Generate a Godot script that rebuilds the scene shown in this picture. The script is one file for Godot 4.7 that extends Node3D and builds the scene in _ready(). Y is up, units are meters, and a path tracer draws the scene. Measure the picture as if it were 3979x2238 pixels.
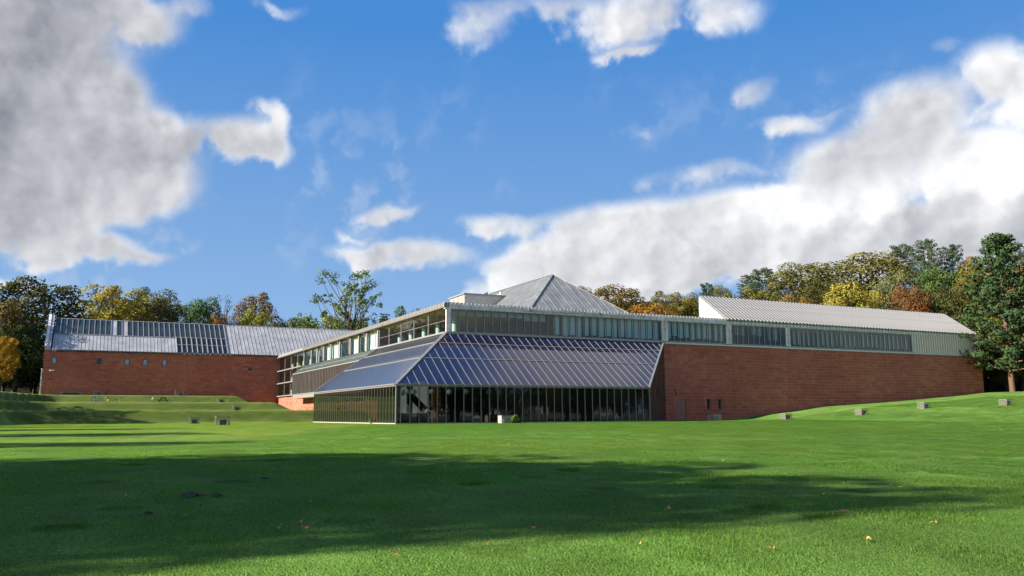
extends Node3D
# A museum of red stone and glass beside a sloping lawn. x runs along the right facade, z along the left one, y is up.
const EYE := 1.6
const XF := 25.64      # left glass face
const ZF := 74.96      # front glass face
const XC := 34.04      # upper left face
const ZC := 83.36      # upper front face and right stone wall
const ZW := 172.4      # wing wall
const SUN_EL := 27.0
var rng := RandomNumberGenerator.new()
var taken := {}
var M := {}
var museum: Node3D


class Buf:
	var v := PackedVector3Array()
	var n := PackedVector3Array()
	var c := PackedColorArray()
	var col := Color.WHITE

	func tri(a: Vector3, b: Vector3, d: Vector3) -> void:
		var m := (d - a).cross(b - a).normalized()
		v.append_array([a, b, d])
		n.append_array([m, m, m])
		c.append_array([col, col, col])

	func quad(a: Vector3, b: Vector3, d: Vector3, e: Vector3) -> void:
		tri(a, b, d)
		tri(a, d, e)

	func poly(p: Array) -> void:
		for i in range(1, p.size() - 1):
			tri(p[0], p[i], p[i + 1])

	# box spanned by three half axes round a centre
	func obox(o: Vector3, a: Vector3, b: Vector3, d: Vector3) -> void:
		if a.cross(b).dot(d) < 0.0:
			a = -a
		for s in [[a, b, d], [b, d, a], [d, a, b]]:
			var x: Vector3 = s[0]
			var y: Vector3 = s[1]
			var z: Vector3 = s[2]
			quad(o + z - x - y, o + z - x + y, o + z + x + y, o + z + x - y)
			quad(o - z - x - y, o - z + x - y, o - z + x + y, o - z - x + y)

	func bar(p: Vector3, q: Vector3, w: float, h: float, up := Vector3.UP) -> void:
		var l := q - p
		var side := l.cross(up)
		if side.length() < 1e-5:
			side = l.cross(Vector3.RIGHT)
		side = side.normalized()
		var u := side.cross(l).normalized()
		obox((p + q) / 2, l / 2, side * w / 2, u * h / 2)

	# block with a prism section: polygon swept by a vector
	func prism(p: Array, along: Vector3) -> void:
		var m: Vector3 = (p[2] - p[0]).cross(p[1] - p[0])
		var q := p.duplicate()
		if m.dot(along) > 0.0:
			q.reverse()
		poly(q)
		var r := []
		for x in q:
			r.push_front(x + along)
		poly(r)
		for i in q.size():
			var a: Vector3 = q[i]
			var b: Vector3 = q[(i + 1) % q.size()]
			quad(b, a, a + along, b + along)

	func tube(p: Vector3, q: Vector3, r0: float, r1: float, sides := 6) -> void:
		var l := (q - p).normalized()
		var x := l.cross(Vector3.UP if absf(l.y) < 0.9 else Vector3.RIGHT).normalized()
		var y := l.cross(x)
		for i in sides:
			var a := TAU * i / sides
			var b := TAU * (i + 1) / sides
			var da := x * cos(a) + y * sin(a)
			var db := x * cos(b) + y * sin(b)
			v.append_array([p + da * r0, q + da * r1, q + db * r1, p + da * r0, q + db * r1, p + db * r0])
			n.append_array([da, da, db, da, db, db])
			for k in 6:
				c.append(col)

	func mesh() -> ArrayMesh:
		var a := []
		a.resize(Mesh.ARRAY_MAX)
		a[Mesh.ARRAY_VERTEX] = v
		a[Mesh.ARRAY_NORMAL] = n
		a[Mesh.ARRAY_COLOR] = c
		var m := ArrayMesh.new()
		m.add_surface_from_arrays(Mesh.PRIMITIVE_TRIANGLES, a)
		return m


func P(x: float, u: float, z: float) -> Vector3:
	return Vector3(x, u + EYE, -z)


func numbered(called: String, under: Node) -> String:
	var key := "%d/%s" % [under.get_instance_id(), called]
	var k: int = taken.get(key, 0)
	taken[key] = k + 1
	return called if k == 0 else "%s_%03d" % [called, k]


func put(called: String, mesh: Mesh, mat: Material, under: Node = self) -> MeshInstance3D:
	var o := MeshInstance3D.new()
	o.name = numbered(called, under)
	o.mesh = mesh
	o.material_override = mat
	under.add_child(o, true)
	return o


func done(called: String, b: Buf, mat: Material, under: Node = self) -> MeshInstance3D:
	return put(called, b.mesh(), mat, under)


func part(called: String, under: Node) -> Node3D:
	var o := Node3D.new()
	o.name = numbered(called, under)
	under.add_child(o, true)
	return o


func tag(o: Node, label: String, category := "", group := "", kind := "") -> Node:
	if label:
		o.set_meta("label", label)
	if category:
		o.set_meta("category", category)
	if group:
		o.set_meta("group", group)
	if kind:
		o.set_meta("kind", kind)
	return o


func thing(called: String, label: String, category: String, at: Vector3, group := "", turn := 0.0) -> Node3D:
	var o := part(called, self)
	o.position = at
	o.rotation.y = turn
	tag(o, label, category, group)
	return o


func lin(r: float, g: float, b: float, a := 1.0) -> Color:
	var c := Color(r, g, b).linear_to_srgb()
	c.a = a
	return c


func noise_tex(freq: float, lo: float, hi: float, seed_: int, oct := 4, size := 512, kind := FastNoiseLite.TYPE_SIMPLEX_SMOOTH) -> NoiseTexture2D:
	var n := FastNoiseLite.new()
	n.seed = seed_
	n.frequency = freq
	n.noise_type = kind
	n.fractal_octaves = oct
	var t := NoiseTexture2D.new()
	t.width = size
	t.height = size
	t.seamless = true
	t.noise = n
	var g := Gradient.new()
	g.set_color(0, Color(lo, lo, lo))
	g.set_color(1, Color(hi, hi, hi))
	t.color_ramp = g
	return t


func mat(c: Color, rough := 0.8, tex: Texture2D = null, period := 1.0, metal := 0.0) -> StandardMaterial3D:
	var m := StandardMaterial3D.new()
	m.albedo_color = c
	m.roughness = rough
	m.metallic = metal
	m.cull_mode = BaseMaterial3D.CULL_DISABLED
	if tex:
		m.albedo_texture = tex
		m.uv1_triplanar = true
		m.uv1_world_triplanar = true
		m.uv1_scale = Vector3.ONE / period
	return m


func vmat(c: Color, rough := 0.8, tex: Texture2D = null, period := 1.0) -> StandardMaterial3D:
	var m := mat(c, rough, tex, period)
	m.vertex_color_use_as_albedo = true
	return m


func glass(c: Color, rough := 0.02, spec := 0.5) -> StandardMaterial3D:
	var m := mat(c, rough)
	m.transparency = BaseMaterial3D.TRANSPARENCY_ALPHA
	m.metallic_specular = spec
	return m


static func ss(a: float, b: float, x: float) -> float:
	var t := clampf((x - a) / (b - a), 0.0, 1.0)
	return t * t * (3.0 - 2.0 * t)


static func bank(a: float, b: float, x: float) -> float:
	return lerpf(clampf((x - a) / (b - a), 0.0, 1.0), ss(a, b, x), 0.45)


# ---------------------------------------------------------------- the ground's height (before EYE is added)
const FOOT := [[60.0, 0.0], [70.0, 0.07], [73.0, 0.13], [77.0, 0.55], [83.6, 1.08], [88.4, 1.66], [100.0, 2.25], [110.0, 2.88], [116.6, 3.3], [123.5, 3.85], [134.0, 4.05], [170.0, 5.2], [260.0, 9.0]]

func foot(x: float) -> float:
	for i in FOOT.size() - 1:
		if x < FOOT[i + 1][0]:
			var t := clampf((x - FOOT[i][0]) / (FOOT[i + 1][0] - FOOT[i][0]), 0.0, 1.0)
			return lerpf(FOOT[i][1], FOOT[i + 1][1], t)
	return FOOT[-1][1]


func H(x: float, z: float) -> float:
	var u := lerpf(-1.6, -0.78, ss(0.0, 72.0, z))
	if x > 60.0:
		u += foot(x) * ss(12.0, 72.0, z)
		u += 26.0 * ss(0.0, 95.0, (z - 100.0) + 0.5 * (x - 100.0)) * ss(60.0, 90.0, x)
	if z < 60.0:
		u += 0.10 * sin(x * 0.13 + 1.0) * sin(z * 0.11) * ss(4.0, 14.0, z) * (1.0 - ss(45.0, 60.0, z))
	if z > 92.0 and x < 60.0:
		var curl := maxf(0.0, -3.5 - x)
		var zt := z + minf(0.30 * curl * curl, 34.0)
		var wob := 0.25 * sin(x * 0.21) + 0.15 * sin(x * 0.53 + 2.0)
		zt += wob
		u += 1.55 * bank(107.8, 112.0, zt) * (1.0 - ss(33.0, 36.0, x))
		u += 1.30 * bank(128.3, 132.0, zt) * (1.0 - ss(25.2, 29.0, x))
		u += 1.45 * bank(151.2, 155.0, zt) * (1.0 - ss(23.0, 26.8, x))
		u += 0.35 * ss(156.0, 172.0, zt) + 0.1 * ss(112.0, 150.0, zt)
		u += 13.0 * ss(190.0, 235.0, z) + 9.0 * ss(8.0, 40.0, -x) * ss(150.0, 215.0, z)
	return u


func mown(x: float, z: float) -> float:
	var line := x - (8.7 + (z - 43.8) * 0.50)
	return (1.0 - ss(-1.6, 1.2, line + 0.8 * sin(z * 0.7) * 0.4)) * ss(37.0, 44.0, z - 0.15 * x)


func G(x: float, z: float) -> Vector3:
	return P(x, H(x, z), z)

# azimuth, elevation, half width, half height in degrees, strength, brightness
const CLOUDS := [
	[-5.4, 21.5, 6.6, 3.9, 1.2, 0.5], [-1.0, 24.2, 4.8, 2.0, 1.1, 0.62], [1.4, 23.9, 2.7, 1.6, 0.8, 0.8], [4.3, 25.4, 1.5, 1.0, 0.55, 0.74], [-2.3, 18.6, 5.0, 3.0, 1.25, 0.5],
	[-1.7, 15.4, 7.0, 2.8, 1.3, 0.48], [-5.2, 16.7, 3.4, 3.6, 1, 0.47], [3.0, 18.1, 1.9, 1.3, 0.8, 0.8], [0.3, 19.7, 1.6, 1.4, 0.6, 0.78], [6.5, 17.4, 3.6, 1.5, 1.0, 0.7],
	[8.2, 17.8, 2.6, 1.5, 0.9, 0.72], [8.9, 19.7, 1.2, 0.7, 0.8, 0.8], [10.3, 19.2, 1.1, 1.5, 0.9, 0.8], [10.1, 17.4, 1.4, 1.1, 1.0, 0.8], [8.0, 17.1, 2.1, 0.9, 0.7, 0.74],
	[2.0, 14.7, 2.9, 1.8, 1.0, 0.84], [-0.2, 13.4, 2.7, 1.4, 0.8, 0.7], [-4.2, 12.0, 3.6, 2.1, 1.0, 0.5], [-1.2, 11.4, 1.8, 1.3, 0.6, 0.66], [-0.0, 10.7, 3.0, 1.0, 0.75, 0.72],
	[2.3, 10.0, 2.1, 0.7, 0.65, 0.74], [-2.2, 10.0, 2.0, 0.6, 0.5, 0.72], [-3.9, 8.4, 1.5, 0.4, 0.5, 0.74], [-1.5, 8.4, 0.5, 0.4, 0.3, 0.72], [-5.0, 14.4, 2.9, 2.1, 0.9, 0.52],
	[23.7, 26.2, 3.2, 1.5, 0.6, 0.74], [30.7, 26.6, 3.7, 1.3, 0.6, 0.74], [27.2, 27.2, 3.5, 1.0, 0.5, 0.72], [37.3, 26.6, 7.4, 1.8, 0.65, 0.8], [41.2, 26.0, 3.5, 1.4, 0.6, 0.78],
	[35.5, 24.5, 2.1, 0.4, 0.6, 0.74], [10.2, 26.7, 2.2, 0.4, 0.3, 0.74], [43.9, 21.1, 1.4, 1.0, 0.42, 0.72], [46.1, 18.8, 2.7, 0.7, 0.6, 0.8], [55.5, 22.0, 1.1, 0.5, 0.35, 0.72],
	[36.8, 19.3, 1.0, 0.4, 0.25, 0.72], [48.9, 19.4, 1.5, 0.4, 0.22, 0.72], [27.1, 9.6, 2.8, 1.2, 1, 0.97], [30.4, 10.7, 4.1, 1.6, 1.2, 0.9], [32.6, 9.5, 7.0, 1.9, 1.3, 0.86],
	[35.4, 12.6, 6.2, 1.6, 1.1, 0.88], [32.1, 13.1, 4.1, 0.8, 0.5, 0.74], [37.7, 15.1, 3.7, 1.0, 0.6, 0.8], [41.0, 15.9, 3.4, 0.8, 0.6, 0.78], [42.9, 12.6, 6.9, 2.1, 1.3, 0.95],
	[49.9, 16.0, 4.4, 2.0, 0.8, 0.8], [48.0, 13.6, 6.3, 1.5, 1.2, 1.0], [53.6, 18.0, 3.5, 2.6, 1.0, 0.88], [58.1, 18.9, 3.0, 2.7, 1.2, 0.92], [56.4, 14.4, 4.5, 2.3, 1.4, 1.0],
	[52.3, 16.7, 2.9, 1.7, 0.9, 0.82], [57.7, 11.8, 4.7, 1.2, 1.4, 0.74], [50.7, 11.2, 9.0, 1.5, 1.3, 0.74], [57.3, 10.3, 5.4, 1.3, 1.1, 0.62], [39.4, 9.6, 9.6, 1.6, 1.3, 0.82],
	[45.8, 10.0, 7.1, 1.5, 1.2, 0.78], [34.3, 10.8, 4.3, 1.1, 0.5, 0.92], [40.5, 10.5, 4.4, 1.6, 1.2, 0.86], [43.3, 11.0, 3.8, 1.6, 1.1, 0.9], [18.8, 14.0, 2.1, 0.6, 0.5, 0.74],
	[17.7, 13.7, 1.9, 0.5, 0.25, 0.72], [19.4, 11.1, 5.0, 1.0, 0.75, 0.8], [21.6, 10.5, 2.5, 0.8, 0.5, 0.76], [21.0, 9.7, 1.9, 0.5, 0.4, 0.74], [16.1, 12.5, 2.2, 0.4, 0.3, 0.74],
	[25.2, 13.1, 3.1, 0.7, 0.55, 0.76], [24.1, 8.4, 1.7, 0.7, 0.6, 0.8], [8.0, 12.1, 0.6, 0.3, 0.35, 0.74], [5.0, 10.6, 0.6, 0.5, 0.25, 0.72], [28.0, 12.7, 3.3, 0.8, 0.5, 0.8],
]
# crown kind, x, z, top height, width, colour, what it looks like
const TREES := [
	["d0", -15.1, 177.4, 22.8, 8.5, "brown", "brownish crown at the left edge of the picture behind the gold bush"],
	["d1", -9.8, 192.8, 29.5, 18.5, "darkolive", "tall dense dark olive tree beside the left end of the wing"],
	["d2", -13.0, 159.5, 13.9, 5.2, "gold", "gold leaved low tree at the left edge of the picture"],
	["d2", -12.2, 175.6, 18.0, 9.2, "darkgreen", "dark green tree filling the gap under the tall olive tree"],
	["d3", 3.0, 205.0, 30.8, 16.4, "yellow", "large bright yellow tree behind the glazed strip of the wing roof"],
	["d4", 12.7, 211.6, 31.3, 12.4, "greyolive", "wispy grey green birch right of the yellow tree"],
	["d1", 7.8, 224.9, 29.6, 15.5, "darkolive", "dark olive tree in the gap between the yellow tree and the birch"],
	["d0", 22.1, 203.8, 28.8, 9.3, "green", "rounded deep green tree right of the birch"],
	["b0", 28.5, 210.1, 29.9, 8.6, "bark", "nearly bare brown tree with thin twigs right of the deep green tree"],
	["d2", 26.4, 201.3, 24.6, 8.7, "orange", "orange bush just above the wing roof below the bare tree"],
	["d3", 35.4, 211.0, 31.7, 11.4, "rust", "tall rust coloured tree behind the right half of the wing roof"],
	["d4", 34.4, 201.1, 26.2, 9.4, "lime", "light green tree in front of the rust coloured tree"],
	["d0", 41.1, 201.9, 24.5, 7.5, "darkolive", "small dark olive tree right of the light green tree"],
	["d1", 46.2, 208.9, 25.3, 8.9, "brown", "low brown tree just above the wing roof's right half"],
	["d2", 46.3, 197.6, 23.1, 6.0, "orange", "small orange tree at the right end of the row over the wing roof"],
	["d0", 17.7, 221.3, 28.2, 12.5, "darkgreen", "dark green tree behind the birch"],
	["a0", 52.9, 190.8, 36.2, 21.5, "fresh", "tall airy tree with bare forked limbs above the upper windows"],
	["d2", 50.9, 195.5, 25.8, 11.0, "lime", "lime green bushy tree at the foot of the airy tree, left side"],
	["d3", 58.6, 196.5, 25.0, 11.2, "fresh", "fresh green bushy tree at the foot of the airy tree, right side"],
	["d4", 64.0, 178.9, 25.9, 9.1, "green", "green tree rising over the left fascia near the corner of the museum"],
	["d1", 63.4, 189.7, 24.0, 8.0, "darkgreen", "dark green tree between the airy tree and the fascia"],
	["d0", 99.7, 161.7, 29.6, 5.8, "brown", "small brown tree just right of the hipped roof"],
	["d1", 98.2, 144.9, 27.7, 13.2, "brown", "wide brown tree with a twiggy top right of the hipped roof"],
	["d2", 97.9, 132.8, 22.5, 10.7, "orange", "orange tree behind the upper windows right of the hipped roof"],
	["d3", 107.3, 142.0, 26.7, 6.7, "greyolive", "grey green tree behind the orange tree"],
	["d4", 109.8, 137.6, 25.9, 7.9, "olive", "olive tree left of the white gable"],
	["d0", 107.6, 150.5, 24.6, 11.1, "olive", "olive tree low behind the brown and orange trees"],
	["p0", 109.4, 130.1, 26.4, 4.4, "pine", "small round pine just left of the white gable's peak"],
	["d2", 121.3, 139.7, 28.4, 5.5, "olive", "small olive tree right above the white gable's peak"],
	["d3", 111.9, 121.2, 24.9, 11.3, "olive", "olive tree behind the left end of the ribbed roof"],
	["p1", 134.8, 140.9, 32.9, 7.6, "pine", "dark pine on the skyline above the ribbed roof, larger of two"],
	["p0", 135.8, 146.9, 32.3, 4.9, "pine", "dark pine on the skyline above the ribbed roof, thinner of two"],
	["d4", 103.9, 108.2, 21.4, 8.0, "darkolive", "dark olive tree just over the ribbed roof near its left third"],
	["d1", 136.8, 131.8, 33.1, 15.6, "gold olive", "tall golden olive tree above the middle of the ribbed roof"],
	["d0", 107.2, 104.9, 21.6, 9.0, "rust", "rust coloured low tree just over the ribbed roof"],
	["d2", 149.1, 125.7, 35.5, 19.7, "gold olive", "widest golden olive tree, highest broad crown above the ribbed roof"],
	["d3", 120.8, 104.9, 24.4, 12.4, "yellow", "bright yellow tree over the ribbed roof"],
	["p0", 169.9, 131.8, 39.8, 8.5, "pine", "leftmost of the three pines on the hilltop"],
	["p1", 165.1, 121.6, 38.8, 6.7, "pine", "tallest and middle one of the three pines on the hilltop"],
	["p0", 172.0, 120.4, 37.9, 6.8, "pine", "rightmost of the three pines on the hilltop"],
	["d4", 133.3, 105.5, 26.9, 9.4, "greyolive", "grey green tree below the three pines"],
	["d0", 127.1, 97.2, 23.3, 7.0, "red", "red brown tree above the right end of the ribbed roof"],
	["d1", 150.7, 107.3, 30.1, 11.7, "green", "spreading green tree below the hilltop pine on the right"],
	["d2", 134.7, 95.3, 23.9, 10.4, "darkolive", "dark olive tree right of the red brown tree"],
	["d3", 158.1, 105.4, 32.2, 9.3, "rust", "rust tinged tree left of the great pine's top"],
	["d0", 148.1, 98.8, 28.8, 10.3, "olive", "olive tree left of the great pine"],
	["p2", 126.6, 80.5, 28.4, 13.0, "pine", "great dark pine with a bare lower trunk beyond the right end of the museum"],
	["d4", 147.2, 89.0, 30.8, 9.0, "brown", "brown tree at the right edge of the picture behind the great pine"],
	["d1", 137.4, 91.4, 18.3, 9.4, "lime", "lime green low tree right of the museum's end wall"],
	["d3", 135.8, 84.7, 15.4, 8.3, "lime", "lime green low tree at the foot of the great pine"],
	["d2", 144.7, 98.5, 20.3, 7.0, "darkgreen", "dark green tree in the shade left of the great pine"],
	["d0", 150.3, 89.7, 24.5, 11.3, "darkgreen", "dark green tree at the right edge of the picture"],
	["d4", 133.2, 121.1, 28.1, 10.3, "darkolive", "dark olive tree behind the middle of the ribbed roof"],
	["d1", 138.1, 102.6, 20.4, 10.1, "darkgreen", "dark green tree low behind the red brown tree"],
	["d0", 122.4, 145.3, 26.1, 11.3, "darkolive", "dark olive tree behind the white gable"],
	["d2", 160.3, 101.9, 27.1, 10.0, "darkgreen", "dark green tree behind the great pine"],
	["d3", 138.7, 111.6, 23.1, 12.3, "darkgreen", "dark green tree low over the right half of the ribbed roof"],
]

func _ready() -> void:
	rng.seed = 20240611
	camera_and_light()
	materials()
	ground()
	the_museum()
	lawn_things()
	trees()
	grass()


func camera_and_light() -> void:
	var cam := Camera3D.new()
	cam.name = "camera"
	add_child(cam)
	var pitch := 0.15128934
	var roll := -0.00512353
	var yaw := 0.46724467
	cam.basis = Basis(Vector3.UP, -yaw) * Basis(Vector3.RIGHT, pitch) * Basis(Vector3.BACK, roll)
	cam.position = P(0, 0, 0)
	cam.fov = 38.124
	cam.near = 0.1
	cam.far = 1500.0
	cam.current = true
	var we := WorldEnvironment.new()
	we.name = "surroundings"
	var e := Environment.new()
	e.background_mode = Environment.BG_SKY
	e.tonemap_mode = Environment.TONE_MAPPER_LINEAR
	e.tonemap_exposure = EXPOSURE
	e.sdfgi_enabled = true
	e.ssao_enabled = true
	e.ssil_enabled = true
	var sky := Sky.new()
	var pm := PanoramaSkyMaterial.new()
	pm.panorama = ImageTexture.create_from_image(sky_image())
	sky.sky_material = pm
	e.sky = sky
	we.environment = e
	add_child(we)
	var sun := DirectionalLight3D.new()
	sun.name = "sun"
	sun.light_energy = 1.6
	sun.light_color = Color(1.0, 0.95, 0.87)
	sun.light_angular_distance = 0.5
	sun.shadow_enabled = true
	add_child(sun)
	var el := deg_to_rad(SUN_EL)
	var ph := deg_to_rad(2.0)
	var d := Vector3(cos(ph) * cos(el), -sin(el), sin(ph) * cos(el))   # travels along +x and a little towards the viewer
	sun.basis = Basis.looking_at(d, Vector3.UP)


const EXPOSURE := 3.4

func sky_image() -> Image:
	# clouds in a blue autumn sky, computed for every direction; the part of the sky over the building is finer
	var w := 4096
	var h := 2048
	var az0 := -16.0
	var az1 := 72.0
	var el1 := 44.0
	var fw := int((az1 - az0) / 360.0 * w)
	var fh := int(el1 / 180.0 * h)
	# blob fields on a coarse grid of half a degree
	var gw := int((az1 - az0) * 3)
	var gh := int(el1 * 3)
	var gi := Image.create(gw, gh, false, Image.FORMAT_RGF)
	for j in gh:
		var el := (j + 0.5) / 3.0
		for i in gw:
			var az := az0 + (i + 0.5) / 3.0
			var s := 0.0
			var b := 0.0
			var t := 0.0001
			for k in CLOUDS:
				var dx: float = (az - k[0]) / (k[2] * 1.5)
				var dy: float = (el - k[1]) / (k[3] * 1.5)
				var r := dx * dx + dy * dy
				if r < 1.0:
					var g: float = (1.0 - r) * (1.0 - r) * k[4]
					s = maxf(s, g) + 0.35 * minf(s, g)
					b += g * k[5]
					t += g
			gi.set_pixel(i, j, Color(s, b / t if t > 0.001 else 0.75, 0))
	gi.resize(fw, fh, Image.INTERPOLATE_CUBIC)
	var n1 := FastNoiseLite.new()
	n1.seed = 5
	n1.frequency = 0.008
	n1.fractal_octaves = 6
	n1.fractal_gain = 0.46
	n1.domain_warp_enabled = true
	n1.domain_warp_amplitude = 26.0
	n1.domain_warp_frequency = 0.012
	var a1 := n1.get_image(fw + 8, fh + 8).get_data()
	n1.seed = 9
	n1.frequency = 0.024
	n1.fractal_gain = 0.56
	var a2 := n1.get_image(fw + 8, fh + 8).get_data()
	var low := Image.create(1024, 512, false, Image.FORMAT_RGBF)
	var ln := FastNoiseLite.new()
	ln.seed = 77
	ln.frequency = 1.6
	ln.fractal_octaves = 6
	for j in 512:
		var el := (0.5 - (j + 0.5) / 512.0) * 180.0
		if el < -4.0:
			low.fill_rect(Rect2i(0, j, 1024, 512 - j), Color(0.05, 0.07, 0.05))
			break
		var ce := cos(deg_to_rad(el))
		var se := sin(deg_to_rad(maxf(el, 0.0)))
		for i in 1024:
			var az := TAU * (i + 0.5) / 1024.0
			# clouds in a layer, made denser low in the unseen sky to brighten shaded walls
			var q := Vector3(sin(az) * ce, 0.0, -cos(az) * ce) / (se + 0.35)
			var d := ln.get_noise_3d(q.x, 0.0, q.z) * 0.5 + 0.5
			var high := ss(22.0, 50.0, el)
			var a := ss(0.38 + 0.16 * high, 0.60 + 0.12 * high, d)
			low.set_pixel(i, j, sky_color(el, a, 1.0 - 0.5 * (d - 0.55)))
	low.resize(w, h, Image.INTERPOLATE_CUBIC)
	for j in fh:
		var el := (j + 0.5) / fh * el1
		var y := int((0.5 - el / 180.0) * h)
		var edge_y := 1.0 - ss(el1 - 6.0, el1, el)
		for i in fw:
			var k := (j + 4) * (fw + 8) + i + 4
			var f := a1[k] / 255.0
			var f2 := a2[k] / 255.0
			var g := gi.get_pixel(clampi(i + int((f2 - 0.5) * 18.0 + (f - 0.5) * 22.0), 0, fw - 1), clampi(j + int((f - 0.5) * 22.0 + (f2 - 0.5) * 12.0), 0, fh - 1))
			var ks := clampi(k - 9 + 5 * (fw + 8), 0, a1.size() - 1)
			var fs := a1[ks] / 255.0
			var f2s := a2[clampi(k - 4 + 3 * (fw + 8), 0, a2.size() - 1)] / 255.0
			var dens := g.r * 1.25 + (f - 0.5) * (0.26 + 1.35 * minf(g.r, 0.7)) + (f2 - 0.5) * 0.62 * minf(g.r + 0.14, 0.85)
			var a := ss(0.10, 0.98, dens)
			var relief := (f - fs) * 0.46 + (f2 - f2s) * 0.17 * (1.0 - 0.75 * minf(g.r, 1.0)) + (f2 - 0.5) * 0.05 + (f - 0.5) * 0.08
			a = maxf(a, 0.16 * ss(0.42, 0.75, f) * ss(0.38, 0.7, f2) * (1.0 - ss(14.0, 26.0, el)))
			var br := clampf(g.g + maxf(0.0, 0.86 - g.g) * 0.50 + 0.13 * (1.0 - ss(0.35, 1.15, dens)) + relief, 0.30, 1.06)
			var c := sky_color(el, a, br)
			var x := int((az0 + (az1 - az0) * (i + 0.5) / fw) / 360.0 * w)
			x = posmod(x, w)
			var e := edge_y * ss(0.0, 40.0, i) * ss(0.0, 40.0, fw - i)
			if e < 1.0:
				c = low.get_pixel(x, y).lerp(c, e)
			low.set_pixel(x, y, c)
	return low


func sky_color(el: float, a: float, br: float) -> Color:
	# radiance; divided by the exposure, so that the picture shows these values
	var t := clampf(el / 26.0, 0.0, 1.0)
	var blue := Color(0.43, 0.64, 0.88).lerp(Color(0.070, 0.265, 0.67), pow(t, 0.62))
	var v := br * br * 1.02
	var cloud := Color(v * lerpf(0.90, 1.0, br), v * lerpf(0.97, 1.0, br), v * lerpf(1.22, 1.0, br))
	var c := blue.lerp(cloud, a * 0.97) / EXPOSURE
	c.a = 1.0
	return c


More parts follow.
